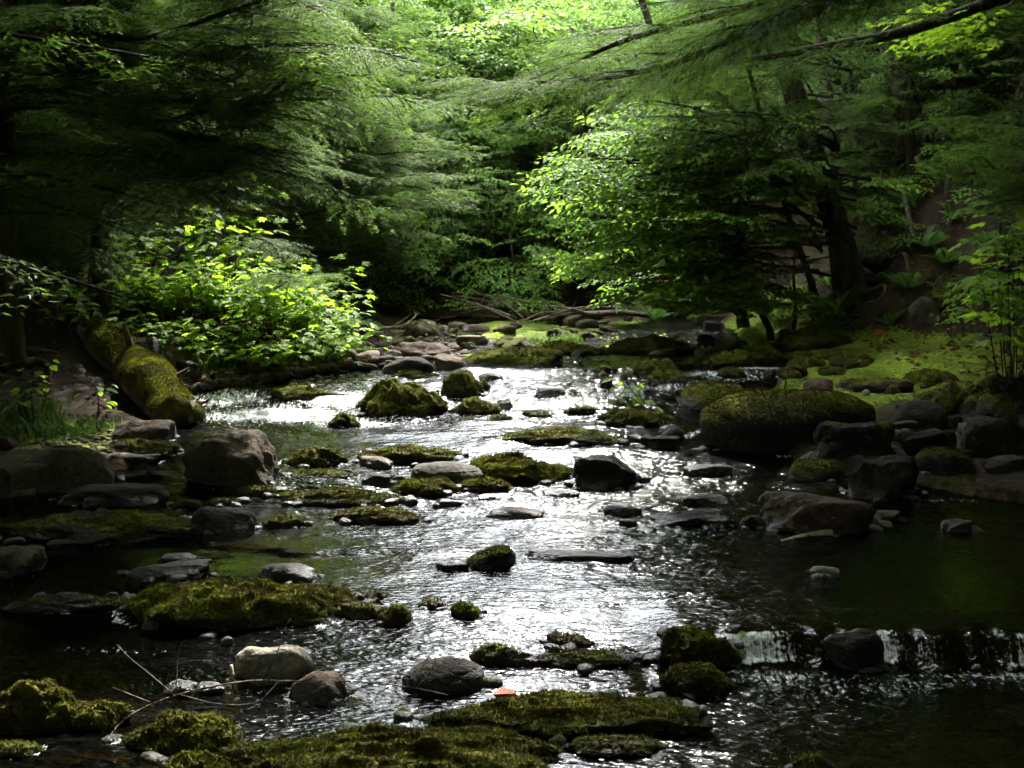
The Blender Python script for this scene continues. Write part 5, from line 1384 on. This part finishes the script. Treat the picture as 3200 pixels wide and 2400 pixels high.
# leafy undergrowth on the upper right slope
for px, Y, sc_ in [(2560, 14.6, .55), (2680, 14.2, .6), (2790, 13.6, .55), (2900, 13.8, .6), (3010, 13.2, .6), (3120, 12.6, .6), (3220, 12.0, .6), (2740, 15.8, .75), (2880, 15.6, .75), (3040, 15.2, .8), (3180, 14.4, .8), (2980, 12.4, .42), (3110, 11.4, .42), (2830, 12.6, .4)]:
    t = far_tree(px, Y, 'b', 2, sc_, 'dark leafy shrub of the undergrowth on the upper right slope', 'undergrowth of the upper right slope', .02)
    t.name = 'leafy_shrub'; t['category'] = 'shrub'
# ------------------------------------------------------------------ the fallen log
lb, lf = P(232, 1135, 10.0), P(565, 1305, 7.75)
lb.z = Tq(lb.x, lb.y) - .06
log = empty('mossy_log', lf, 'thick fallen log under yellow green moss lying from the left bank into the brook', 'log')
n = 46; sg_ = 26
pts = curve_pts([lb - lf, (lb - lf) * .5 + Vector((.03, 0, .03)), Vector((0, 0, 0))], n)
V, Q, T = tube(pts, np.linspace(.215, .165, n) * (1 + .07 * np.sin(np.linspace(0, 19, n))), sg_, rough=.17, seed=8, freq=9)
Vw = V[:n * sg_].reshape(n, sg_, 3); ctr = np.repeat(pts[:, None], sg_, 1)
upw = unit(Vw - ctr)[:, :, 2].ravel(); tt = np.repeat(np.linspace(0, 1, n), sg_)
mm = np.clip(0.30 + 0.62 * upw + 0.25 * sstep(.2, .5, tt) + 0.75 * fbm3(V[:n * sg_, 0] * 4, V[:n * sg_, 1] * 4, V[:n * sg_, 2] * 4, 3, 4) - .35 * (1 - sstep(.1, .4, tt)), 0, 1)
mm = np.concatenate([mm, [0, 0.2]])
me = make_mesh('bark', V, [T, Q], [M_rock], None, True, {'moss': mm, 'wet': np.zeros(len(V))})
o = link('bark', me, log); o.color = (.06, .042, .028, 1)
F3 = np.vstack([Q[:, :3], Q[:, [0, 2, 3]]])
bl = moss_blades(V, F3, np.clip(mm + .1, 0, 1), 22000, .017, 3)
bl = (bl[0], bl[1], np.clip(bl[2] + .35, 0, 1), bl[3])
k = link('moss', make_mesh('moss', bl[0], bl[1], [M_moss], None, False, {'tint': bl[2], 'wet': 0 * bl[2]}), o); k['kind'] = 'stuff'
g = Geo()     # jagged broken end
r = random.Random(4)
for i in range(16):
    a = 6.283 * i / 16 + r.uniform(-.2, .2); q = r.uniform(.05, .15)
    d = Vector((.25, -.85, -.25)) * r.uniform(.05, .16)
    p0 = Vector((q * math.cos(a), .03, q * math.sin(a)))
    add_tube(g, [p0 - d * .5, p0 + d * .6, p0 + d * 1.2], [.035, .022, .004], 5, 0, 0)
link('splintered_end', g.mesh('splintered_end', [M_bark]), log)
g = Geo()
kn = P(602, 1258, 7.95) - lf
add_tube(g, curve_pts([kn - Vector((.08, 0, 0)), kn, kn + Vector((.09, -.02, .0)), kn + Vector((.13, -.03, .03))], 6), [.045, .035, .022, .014, .012, .006], 6, 0, 0)
link('branch_stub', g.mesh('branch_stub', [M_bark]), log)
for f_, dx, dz in ((.35, .26, .20), (.62, -.05, .32), (.8, .24, .16)):
    g = Geo(); q_ = Vector(pts[int(f_ * (n - 1))])
    add_tube(g, curve_pts([q_, q_ + Vector((dx, -.02, dz)) * .7, q_ + Vector((dx, -.04, dz)) * 1.1], 6), [.04, .034, .028, .022, .016, .006], 7, 0, 0, rough=.3, seed=int(f_ * 50))
    link('branch_stub', g.mesh('branch_stub', [M_bark]), log)
# a second thinner log low in the shade
g = Geo(); q0, q1 = P(-60, 1232, 8.6), P(255, 1215, 8.9)
add_tube(g, np.array(curve_pts([q0, (q0 + q1) / 2 + Vector((0, 0, .02)), q1], 14)) - np.array(q0), np.linspace(.065, .05, 14), 10, 0, 0, rough=.2, seed=3)
tag(link('fallen_log', g.mesh('fallen_log', [M_root]), None, q0), 'thin fallen log lying in the shade left of the big mossy log', 'log')
# leaning broken stump piece beside the log
g = Geo(); q0 = P(148, 1205, 8.9)
add_tube(g, np.array(curve_pts([q0, P(160, 1160, 8.95), P(178, 1112, 9.0)], 8)) - np.array(q0), [.05, .06, .055, .05, .04, .035, .025, .01], 7, 0, 0, rough=.35, seed=6)
tag(link('broken_stump', g.mesh('broken_stump', [M_pale]), None, q0), 'small splintered brown stump at the upper end of the mossy log', 'stump')

# ------------------------------------------------------------------ sunlit maple saplings and other low plants
LEAFM = make_mesh('leaf', *LEAF_M, [M_maple], None, False, {'tint': np.full(len(LEAF_M[0]), .6)})
LEAFM2 = make_mesh('leaf', *LEAF_M, [M_maple], None, False, {'tint': np.full(len(LEAF_M[0]), .25)})
LEAFO = make_mesh('leaf', *ovate_leaf(.7), [M_maple], None, False, {'tint': np.full(len(LEAF_O[0]), .45)})
def leaf_frame(p, ex, ez, s):
    ex = Vector(ex).normalized(); ez = Vector(ez); ey = ez.cross(ex).normalized(); ez = ex.cross(ey)
    M = Matrix((ex, ey, ez)).transposed().to_4x4() @ Matrix.Scale(s, 4)
    return Matrix.Translation(p) @ M
def sapling(name, label, cat, base, H, R, nst, nleaf, leaves, s0, s1, seed, group=None, lean=(0, 0)):
    """stems with opposite leaves, every leaf an object of its own"""
    t = empty(name, base, label, cat, group); r = random.Random(seed)
    g = Geo(); spots = []
    for i in range(nst):
        a = r.uniform(0, 6.283); rr = R * math.sqrt(r.random()); h = H * r.uniform(.55, 1.0)
        b0 = Vector((rr * .35 * math.cos(a), rr * .35 * math.sin(a), -.03)); b0.z = Tq(base[0] + b0.x, base[1] + b0.y) - base[2] - .03
        tp = Vector((rr * math.cos(a) + lean[0] * h, rr * math.sin(a) + lean[1] * h, h))
        c = curve_pts([b0, (b0 + tp) / 2 + Vector((r.uniform(-.05, .05), r.uniform(-.05, .05), .05 * h)), tp], 9)
        add_tube(g, c, np.linspace(.006, .002, 9), 4, 0, .3, cap=False)
        for k in range(3, 9):
            for q in range(r.choice((2, 2, 3))):
                az = r.uniform(0, 6.283); pl = r.uniform(.05, .13)
                e = Vector((math.cos(az), math.sin(az), r.uniform(.0, .35)))
                st = Vector(c[k]); en = st + e * pl
                spots.append((st, en, az))
    r.shuffle(spots)
    for st, en, az in spots[:nleaf]:
        add_tube(g, [st, (st + en) / 2 + Vector((0, 0, .008)), en], .0014, 3, 0, .5, cap=False)
        s = r.uniform(s0, s1)
        M = leaf_frame(en, (math.cos(az), math.sin(az), r.uniform(-.5, .05)), (r.gauss(0, .28), r.gauss(-.12, .28), 1), s)
        o = bpy.data.objects.new('leaf', leaves[r.randrange(len(leaves))]); C.objects.link(o); o.parent = t; o.matrix_local = M
    link('stem', g.mesh('stem', [M_twig]), t)
    return t
GM = 'sunlit maple saplings of the left bank'
for i, (px, Y, H, R, nst, nl, lab) in enumerate([
    (330, 9.9, .62, .32, 8, 70, 'sunlit maple sapling nearest the slim trunk on the left bank'),
    (430, 10.2, .85, .34, 9, 85, 'tall sunlit maple sapling with the yellowest leaves behind the dark mossy boulder'),
    (540, 9.7, .62, .36, 10, 95, 'sunlit maple sapling above the pointed mossy stone'),
    (650, 9.8, .75, .38, 10, 100, 'sunlit maple sapling in the middle of the bright bush'),
    (760, 9.6, .70, .38, 10, 105, 'bright maple sapling reaching down towards the gravel bar'),
    (860, 9.7, .78, .36, 10, 100, 'bright maple sapling in the right half of the bush'),
    (960, 9.8, .72, .34, 9, 90, 'bright maple sapling third from the right end of the bush'),
    (1040, 10.0, .80, .30, 8, 75, 'maple sapling at the right end of the bush'),
    (590, 10.5, .95, .36, 9, 80, 'maple sapling at the back of the bush below the shaded trunk'),
    (720, 10.6, 1.0, .36, 9, 80, 'tall maple sapling at the back of the bush reaching into the hemlock'),
    (850, 10.7, .95, .34, 8, 70, 'maple sapling at the back of the bush under the hanging hemlock bough'),
    (1000, 10.9, .9, .3, 7, 60, 'maple sapling at the back of the bush near the sloping pale boulder'),
    (230, 9.4, .45, .25, 5, 30, 'small maple seedling between the two dark trunks on the left'),
    (660, 9.2, .40, .34, 8, 60, 'low maple seedling at the front of the bush above the gravel'),
    (820, 9.15, .38, .34, 8, 60, 'low maple seedling at the front of the bush right of the middle'),
    (960, 9.25, .42, .3, 8, 55, 'low maple seedling at the front right of the bush'),
    (480, 9.35, .36, .25, 5, 34, 'low maple seedling behind the pointed mossy stone'),
    (385, 9.55, .5, .3, 7, 60, 'sunlit maple sapling just behind the dark mossy boulder'),
    (1090, 9.75, .5, .25, 6, 45, 'last small maple sapling of the bush beside the stones of the bar')]):
    sapling('maple_sapling', lab, 'maple sapling', gp(px, Y), H * [.5, .95, .6, .8, .55, .75, .5, .7][i % 8], R * 1.4, int(nst * 2.1), min(290, int(nl * 2.7)), [LEAFM, LEAFM, LEAFM2], .055, .118, 300 + i, GM)
sapling('oval_leaf_sapling', 'taller sapling with oval bright leaves rising from the left of the bush', 'sapling', gp(640, 10.2), 1.55, .30, 5, 70, [LEAFO], .10, .15, 330)
sapling('maple_sapling', 'slender maple rising through the hemlock gap above the bush', 'maple sapling', gp(760, 11.3), 1.9, .42, 8, 110, [LEAFM, LEAFM2], .10, .15, 331)
sapling('maple_sapling', 'maple sapling with big lit leaves at the right edge', 'maple sapling', (3.55, 7.6, Tq(3.55, 7.6)), 1.45, .42, 10, 130, [LEAFM, LEAFM2], .10, .16, 332)
sapling('weed', 'upright leafy weed beside the mossy log in the small left inlet', 'plant', tuple(S(305, 1300)), .24, .04, 2, 12, [LEAFO], .05, .08, 340)
sapling('weed', 'leafy weed standing in the grass at the left edge', 'plant', tuple(S(110, 1325)), .42, .14, 5, 34, [LEAFO], .05, .09, 341)
sapling('weed', 'small green plant growing in the rapids left of the mossy boulder', 'plant', tuple(S(1965, 1262)), .22, .06, 4, 22, [LEAFO], .06, .10, 342)
sapling('weed', 'small plant on the moss bank left of the great mossy boulder', 'plant', tuple(S(2030, 1300)), .11, .05, 3, 12, [LEAFO], .05, .07, 343)
sapling('weed', 'tiny green plant on the large bright moss dome', 'plant', tuple(P(1235, 1232, 8.55)), .05, .05, 3, 14, [LEAFO], .025, .04, 344)
for i, (px, Y, H, R, n_, lab) in enumerate([(1760, 10.6, .16, .22, 46, 'low weeds on the moss hummock behind the long mossy boulder'), (1990, 10.9, .22, .28, 60, 'leafy weeds on the large moss hummock at the back right'), (2110, 11.3, .25, .25, 50, 'weeds at the right back of the bar by the maple'), (1320, 12.1, .22, .08, 16, 'little plant beside the square pale boulder'), (1870, 11.6, .2, .25, 40, 'weeds in the middle of the back bar'), (3000, 10.2, .16, .35, 60, 'low leafy weeds along the back of the bright moss flat'), (3150, 9.9, .2, .3, 40, 'low leafy weeds at the right edge of the moss flat'), (640, 8.75, .12, .1, 16, 'tiny weeds beside the pointed mossy stone')]):
    sapling('weed', lab, 'plant', gp(px, Y), H, R, 9, n_, [LEAFO], .035, .065, 350 + i)

# ferns
def frond_mesh():
    g = Geo(); n = 20
    s = np.linspace(0, 1, n); ax = np.stack([s, 0 * s, .35 * s - .45 * s ** 2], -1)
    add_tube(g, ax, np.linspace(.008, .002, n), 3, 0, .3, cap=False)
    pos, ex, size = [], [], []
    for i in range(1, n):
        for sg in (1, -1):
            q = s[i]; L = .34 * math.sin(math.pi * min(1, .18 + .82 * q)) ** .8 * (1 - .25 * q) + .02
            pos.append(ax[i]); ex.append([.45, sg * .9, -.15]); size.append(L)
    n_ = len(pos)
    LF = (np.array([(0, 0, 0), (.3, .085, 0), (1, 0, -.08), (.3, -.085, 0)], float), np.array([(0, 2, 1), (0, 3, 2)]))
    stamp(g, *LF, np.array(pos), np.array(ex), np.tile([0, 0, 1.0], (n_, 1)), np.array(size), 1, np.random.default_rng(1).random(n_) * .6 + .2)
    return g.mesh('frond', [M_twig, M_fern], False)
FROND = frond_mesh()
def fern(base, n, L, label, seed, toward=None):
    t = empty('fern', base, label, 'fern', 'ferns of the banks'); r = random.Random(seed)
    for i in range(n):
        a = 6.283 * i / n + r.uniform(-.3, .3)
        M = Matrix.Rotation(a, 4, 'Z') @ Matrix.Rotation(-r.uniform(.25, .85), 4, 'Y') @ Matrix.Rotation(r.gauss(0, .2), 4, 'X') @ Matrix.Scale(L * r.uniform(.7, 1.15), 4)
        o = bpy.data.objects.new('frond', FROND); C.objects.link(o); o.parent = t; o.matrix_local = M
    return t
for i, (px, py, n_, L, lab) in enumerate([
    (2615, 985, 9, .42, 'large fern on the right bank above the moss bank'), (2580, 1030, 7, .34, 'fern just below the large fern on the right bank'), (2670, 960, 7, .36, 'fern left of the brown leaning slab'), (2400, 975, 7, .32, 'fern by the mouth of the right side channel'),
    (2560, 1060, 6, .26, 'small fern at the foot of the moss bank'), (2650, 1030, 6, .24, 'small fern right of the moss bank'), (2500, 930, 7, .34, 'fern in the shade under the birch sapling'), (2860, 640, 8, .45, 'fern high on the right slope by the dark trunks'), (2960, 560, 8, .45, 'uppermost fern on the right slope'), (2900, 770, 7, .34, 'fern in the middle of the right slope'), (2780, 1010, 6, .24, 'small fern beside the orange leaves'),
    (1100, 1070, 8, .32, 'bright fern at the right end of the sunlit bush'), (1140, 1040, 7, .30, 'bright fern behind the stones of the bar'), (1060, 1040, 7, .34, 'bright fern below the sloping pale boulder'), (2040, 1000, 8, .36, 'fern at the back of the bar in front of the maple'), (2160, 990, 7, .34, 'fern below the low maple sapling'), (1960, 985, 6, .3, 'fern left of the low maple sapling'), (2740, 700, 7, .4, 'fern behind the leaning trunk'), (3060, 900, 6, .3, 'fern right of the pale lichen rock')]):
    p = S(px, py); fern((p.x, p.y, Tq(p.x, p.y) - .01), n_, L, lab, 400 + i)

# grass and low herbs on the left beach, weeds on the moss flat
def blades(name, label, poly, n, h0, h1, mat_, seed, wide=.10):
    r = np.random.default_rng(seed); rr = random.Random(seed); P0 = []
    for _ in range(160):
        u, v = rr.random(), rr.random()
        a = [poly[0][i] * (1 - u) + poly[1][i] * u for i in (0, 1)]; b = [poly[3][i] * (1 - u) + poly[2][i] * u for i in (0, 1)]
        p = S(a[0] * (1 - v) + b[0] * v, a[1] * (1 - v) + b[1] * v); P0.append(p)
    P0 = np.array([tuple(p) for p in P0]); p = P0[r.integers(0, len(P0), n)] + r.normal(0, .035, (n, 3)); p[:, 2] = Tz(p[:, 0], p[:, 1]) - .005
    a = r.uniform(0, 6.283, n); h = r.uniform(h0, h1, n); bend = r.uniform(.2, .9, n) * h
    d = np.stack([np.cos(a), np.sin(a), 0 * a], -1); s = np.stack([-np.sin(a), np.cos(a), 0 * a], -1) * (h * wide)[:, None] * .5
    m_ = p + d * (bend * .3)[:, None] + np.array([0, 0, 1.0]) * (h * .62)[:, None]; t_ = p + d * bend[:, None] + np.array([0, 0, 1.0]) * (h * .92)[:, None]
    V = np.stack([p - s, p + s, m_ + s * .8, m_ - s * .8, t_], 1).reshape(-1, 3)
    k = np.arange(n)[:, None] * 5
    me = make_mesh(name, V, [np.hstack([k + 3, k + 2, k + 4]), np.hstack([k, k + 1, k + 2, k + 3])], [mat_], None, False, {'tint': np.repeat(r.random(n), 5)})
    return tag(link(name, me), label, kind='stuff')
blades('grass', 'soft green grass and herbs at the left edge behind the boulders', [(-20, 1290), (170, 1275), (180, 1370), (-20, 1385)], 2600, .03, .10, M_grass, 1)
blades('grass', 'short grass along the edge of the small left inlet', [(150, 1330), (340, 1320), (345, 1350), (170, 1365)], 900, .02, .07, M_grass, 2)
blades('grass', 'thin grass below the sunlit bush', [(560, 1140), (1050, 1115), (1080, 1140), (600, 1165)], 900, .04, .12, M_grass, 3)
blades('grass', 'grass on the green bar at the back', [(1650, 1060), (2150, 1045), (2150, 1090), (1660, 1100)], 1800, .03, .10, M_grass, 4)

# dead leaves on the ground of both banks
def litter(name, label, spots, n, seed):
    r = np.random.default_rng(seed); g = Geo()
    V = []
    for (x0, x1, y0, y1) in spots:
        V.append(np.stack([r.uniform(x0, x1, n), r.uniform(y0, y1, n)], -1))
    q = np.concatenate(V); z = Tz(q[:, 0], q[:, 1]); ok = z > Wz(q[:, 0], q[:, 1]) + .03; q, z = q[ok], z[ok]
    e = .05
    nx = (Tz(q[:, 0] + e, q[:, 1]) - z) / e; ny = (Tz(q[:, 0], q[:, 1] + e) - z) / e
    m_ = len(q); a = r.uniform(0, 6.283, m_)
    ez = np.stack([-nx, -ny, np.ones(m_)], -1) + r.normal(0, .45, (m_, 3)); ex = np.stack([np.cos(a), np.sin(a), nx * np.cos(a) + ny * np.sin(a)], -1)
    stamp(g, *LEAF_S, np.stack([q[:, 0], q[:, 1], z + .012], -1), ex, ez, r.uniform(.025, .075, m_), 0, r.random(m_))
    return tag(link(name, g.mesh(name, [M_dead], False)), label, kind='stuff')
litter('leaf_litter', 'brown dead leaves strewn over the steep right slope', [(3.2, 7.5, 8, 15)], 4500, 1)
litter('leaf_litter', 'brown dead leaves on the shaded left bank', [(-6, -1.6, 7.9, 12)], 1800, 2)

# single fallen leaves
def one_leaf(name, label, px, py, s, mat_, rot, lift=.0, leaf=LEAF_O, up=(0, -.6, 1), Y=None):
    p = S(px, py) if Y is None else P(px, py, Y)
    me = make_mesh(name, leaf[0], leaf[1], [mat_], None, False, {'tint': np.full(len(leaf[0]), .6)})
    o = link(name, me); o.matrix_local = leaf_frame(Vector((p.x, p.y, p.z + lift)), (math.cos(rot), math.sin(rot), .05), up, s)
    return tag(o, label, 'leaf')
one_leaf('fallen_leaf', 'curled orange leaf on the foreground moss ridge', 1541, 2192, .085, M_orange, -.05, .025, ovate_leaf(.62, -.8, -.25), (0, -1.4, .6))
one_leaf('fallen_leaf', 'small pale yellow leaf at the left tip of the foreground moss ridge', 1242, 2232, .04, M_maple, .1, .012)
one_leaf('fallen_leaf', 'green leaf fallen on the low mossy boulder at the right', 2518, 1500, .08, M_maple, .6, .02, LEAF_M, (0, -1.2, 1))
one_leaf('fallen_leaf', 'reddish dead leaf on the bright moss flat', 2770, 1144, .07, M_orange, .4, .02)
one_leaf('fallen_leaf', 'brown dead leaf at the back of the bright moss flat', 2868, 1120, .10, M_dead, 2.2, .02)
for i in range(3):
    one_leaf('fallen_leaf', ['orange dead leaf, left of three heaped at the foot of the right slope', 'bright orange dead leaf on top of the heap at the foot of the right slope', 'orange dead leaf, right of three heaped at the foot of the right slope'][i], [2744, 2752, 2764][i], [1050, 1042, 1050][i], .12, M_orange, [0.2, 1.2, 2.6][i], .03, LEAF_O, (0, -1.5, 1))
one_leaf('fallen_leaf', 'curled tan leaf on the pale slab of the left beach', 345, 1432, .10, M_dead, 1.3, .02, ovate_leaf(.6, -.4, .1), (-.4, -.8, 1))
one_leaf('fallen_leaf', 'yellow leaf caught at the lip of the small waterfall', 2308, 1990, .035, M_maple, .1, .015)

# ------------------------------------------------------------------ sticks, twigs and brushwood
def stick(name, label, cat, pts, r0, r1, mat_, twigs=(), n=16, seed=0):
    """pts: (px, py, Y) along the stick; twigs: lists of such points, each a part of its own"""
    q = [P(*p) for p in pts]; b = q[0]
    g = Geo(); add_tube(g, np.array(curve_pts(q, n)) - np.array(b), np.linspace(r0, r1, n), 7, 0, 0, rough=.15, seed=seed, freq=5)
    o = tag(link(name, g.mesh(name, [mat_]), None, b), label, cat)
    for k, tw in enumerate(twigs):
        g = Geo(); tq = [P(*p) for p in tw]
        add_tube(g, np.array(curve_pts(tq, 9)) - np.array(b), np.linspace(r1 * 1.3, .0012, 9), 5, 0, 0, rough=.1, seed=k)
        link('twig', g.mesh('twig', [mat_]), o)
    return o
stick('fallen_branch', 'long thin fallen branch with side twigs lying in the water across the lower left', 'branch', [(318, 2335, 3.36), (400, 2240, 3.48), (560, 2170, 3.56), (760, 2130, 3.64), (900, 2128, 3.68), (1100, 2130, 3.70), (1290, 2150, 3.68), (1400, 2172, 3.66)], .0036, .0020, M_drift,
      [[(545, 2172, 3.56), (460, 2100, 3.62), (410, 2060, 3.66), (366, 2015, 3.70)], [(470, 2195, 3.52), (420, 2175, 3.52), (352, 2148, 3.52)], [(420, 2222, 3.50), (360, 2228, 3.48), (320, 2225, 3.46), (278, 2215, 3.46)], [(820, 2130, 3.65), (866, 2040, 3.68), (886, 1970, 3.70), (908, 1935, 3.72)], [(560, 2170, 3.56), (680, 2200, 3.56), (800, 2195, 3.58), (870, 2130, 3.64)], [(548, 2168, 3.56), (553, 2100, 3.60), (556, 2050, 3.62), (570, 2005, 3.64)], [(1290, 2150, 3.68), (1340, 2050, 3.72), (1370, 2030, 3.73)], [(1300, 2152, 3.68), (1350, 2090, 3.70), (1366, 2034, 3.72)], [(1080, 2132, 3.70), (1060, 2170, 3.68), (1022, 2205, 3.64)], [(1220, 2145, 3.68), (1180, 2170, 3.67), (1172, 2192, 3.66)]], 40, 1)
stick('stick', 'short pale forked stick standing against the pale beige boulder', 'stick', [(722, 2078, 3.80), (728, 2110, 3.78), (736, 2150, 3.75), (735, 2178, 3.73)], .006, .005, M_pale, [[(730, 2112, 3.78), (742, 2106, 3.77), (746, 2098, 3.77)]], 12, 2)
stick('stick', 'thin upright dry stem rising from the big olive moss mat', 'stick', [(566, 1978, 4.3), (570, 1930, 4.3), (574, 1912, 4.3), (569, 1890, 4.3)], .003, .0015, M_pale, [], 8, 3)
stick('stick', 'smooth pale stick floating below the reddish brown boulder', 'stick', [(2441, 1694, 5.35), (2500, 1682, 5.4), (2560, 1673, 5.45), (2597, 1668, 5.47)], .012, .03, M_pale, [], 10, 4)
stick('stick', 'short dark twig standing behind the great mossy boulder', 'stick', [(2452, 1218, 7.9), (2456, 1190, 7.9), (2466, 1160, 7.9)], .008, .003, M_twig, [], 8, 5)
stick('stick', 'curved yellow green stem on the twigs by the pale beige boulder', 'stick', [(572, 2114, 3.78), (600, 2138, 3.78), (628, 2147, 3.77)], .003, .002, M_grass, [], 8, 6)
stick('root_snag', 'brown root snag lying on the moss bank left of the great boulder', 'root', [(1945, 1350, 7.7), (1960, 1325, 7.75), (1985, 1312, 7.8), (2020, 1318, 7.8)], .03, .012, M_bark, [[(1960, 1325, 7.75), (1975, 1345, 7.7), (2000, 1352, 7.65)]], 12, 7)
stick('fallen_branch', 'pale dead branch lying over the stones at the back of the bar', 'branch', [(1178, 1026, 11.9), (1240, 1022, 11.9), (1268, 1014, 11.9), (1300, 985, 12.0), (1296, 978, 12.0)], .016, .008, M_pale, [[(1225, 1022, 11.9), (1262, 998, 11.9), (1296, 976, 11.9)]], 14, 8)
stick('fallen_log', 'slim pale fallen trunk lying across the far end of the bar', 'log', [(1770, 1006, 12.6), (1820, 988, 12.8), (1880, 980, 13.0), (1950, 978, 13.2), (2020, 985, 13.4)], .05, .03, M_drift, [[(1840, 985, 12.8), (1780, 965, 12.7), (1710, 954, 12.6)], [(1930, 978, 13.1), (1925, 968, 13.1), (1930, 985, 13)]], 18, 9)
rb = random.Random(12)
for i in range(16):
    x0, y0 = rb.uniform(1560, 1800), rb.uniform(985, 1012); L = rb.uniform(120, 300); a = rb.uniform(2.5, 3.5) if i % 3 else rb.uniform(-.4, .2)
    Y = rb.uniform(12.6, 13.4)
    e = (x0 + L * math.cos(a), y0 - abs(L * math.sin(a)) * .5 - rb.uniform(8, 30))
    m_ = ((x0 + e[0]) / 2, (y0 + e[1]) / 2 - rb.uniform(5, 25))
    stick('dead_branch', 'dry grey branch of the brush pile at the far end of the bar', 'branch', [(x0, y0, Y), (*m_, Y), (*e, Y + rb.uniform(-.2, .2))], rb.uniform(.008, .018), .004, M_drift, [[(*m_, Y), (m_[0] + rb.uniform(-60, 60), m_[1] - rb.uniform(15, 40), Y)]], 12, 20 + i)['group'] = 'branches of the brush pile'
stick('thin_trunk', 'pale thin crooked stem on the right slope below the dark trunks', 'sapling', [(2835, 830, 11.2), (2850, 740, 11.3), (2842, 680, 11.4), (2828, 620, 11.5), (2826, 580, 11.5)], .03, .018, M_drift, [[(2800, 790, 11.3), (2830, 730, 11.35), (2828, 660, 11.4)]], 14, 10)
stick('broken_stub', 'short broken yellow brown stub on the right slope', 'stump', [(2882, 540, 12.2), (2870, 510, 12.2), (2862, 490, 12.2)], .03, .02, M_pale, [], 8, 11)

rd = random.Random(31)
for i in range(11):
    t_ = [h1, h4, h2][i % 3]
    x0, y0 = rd.uniform(150, 760), rd.uniform(40, 560); Y = rd.uniform(6.9, 7.6); dx = rd.uniform(150, 330); dy = rd.uniform(-120, 120)
    q = [P(x0, y0, Y), P(x0 + dx * .35, y0 + dy * .2 + rd.uniform(5, 30), Y - .1), P(x0 + dx * .7, y0 + dy * .7 + rd.uniform(-10, 20), Y - .15), P(x0 + dx, y0 + dy, Y - .2)]
    g = Geo(); c_ = np.array(curve_pts(q, 14)) - np.array(t_.location)
    add_tube(g, c_, np.linspace(.011, .003, 14), 5, 0, 0)
    for k in range(5):
        j = 3 + 2 * k; e = Vector((rd.uniform(.05, .22), rd.uniform(-.1, .1), rd.uniform(-.16, .10)))
        add_tube(g, curve_pts([c_[j], c_[j] + np.array(e) * .6 + np.array([0, 0, -.02]), c_[j] + np.array(e)], 5), np.linspace(.004, .0012, 5), 4, 0, 0)
    link('dead_branch', g.mesh('dead_branch', [M_drift if i % 2 else M_twig]), t_)
p_ = [(2730, 880), (2800, 560), (2990, 680), (3080, 560), (2700, 990), (2840, 900), (3100, 760), (2960, 820), (2600, 900), (2450, 1000), (3010, 470), (3150, 640)]
for i, (px, py) in enumerate(p_):
    p = S(px, py); t_ = fern((p.x, p.y, Tq(p.x, p.y) - .01), 8, rd.uniform(.2, .34), 'fern of the dark undergrowth on the right slope', 440 + i); t_['group'] = 'undergrowth ferns of the right slope'
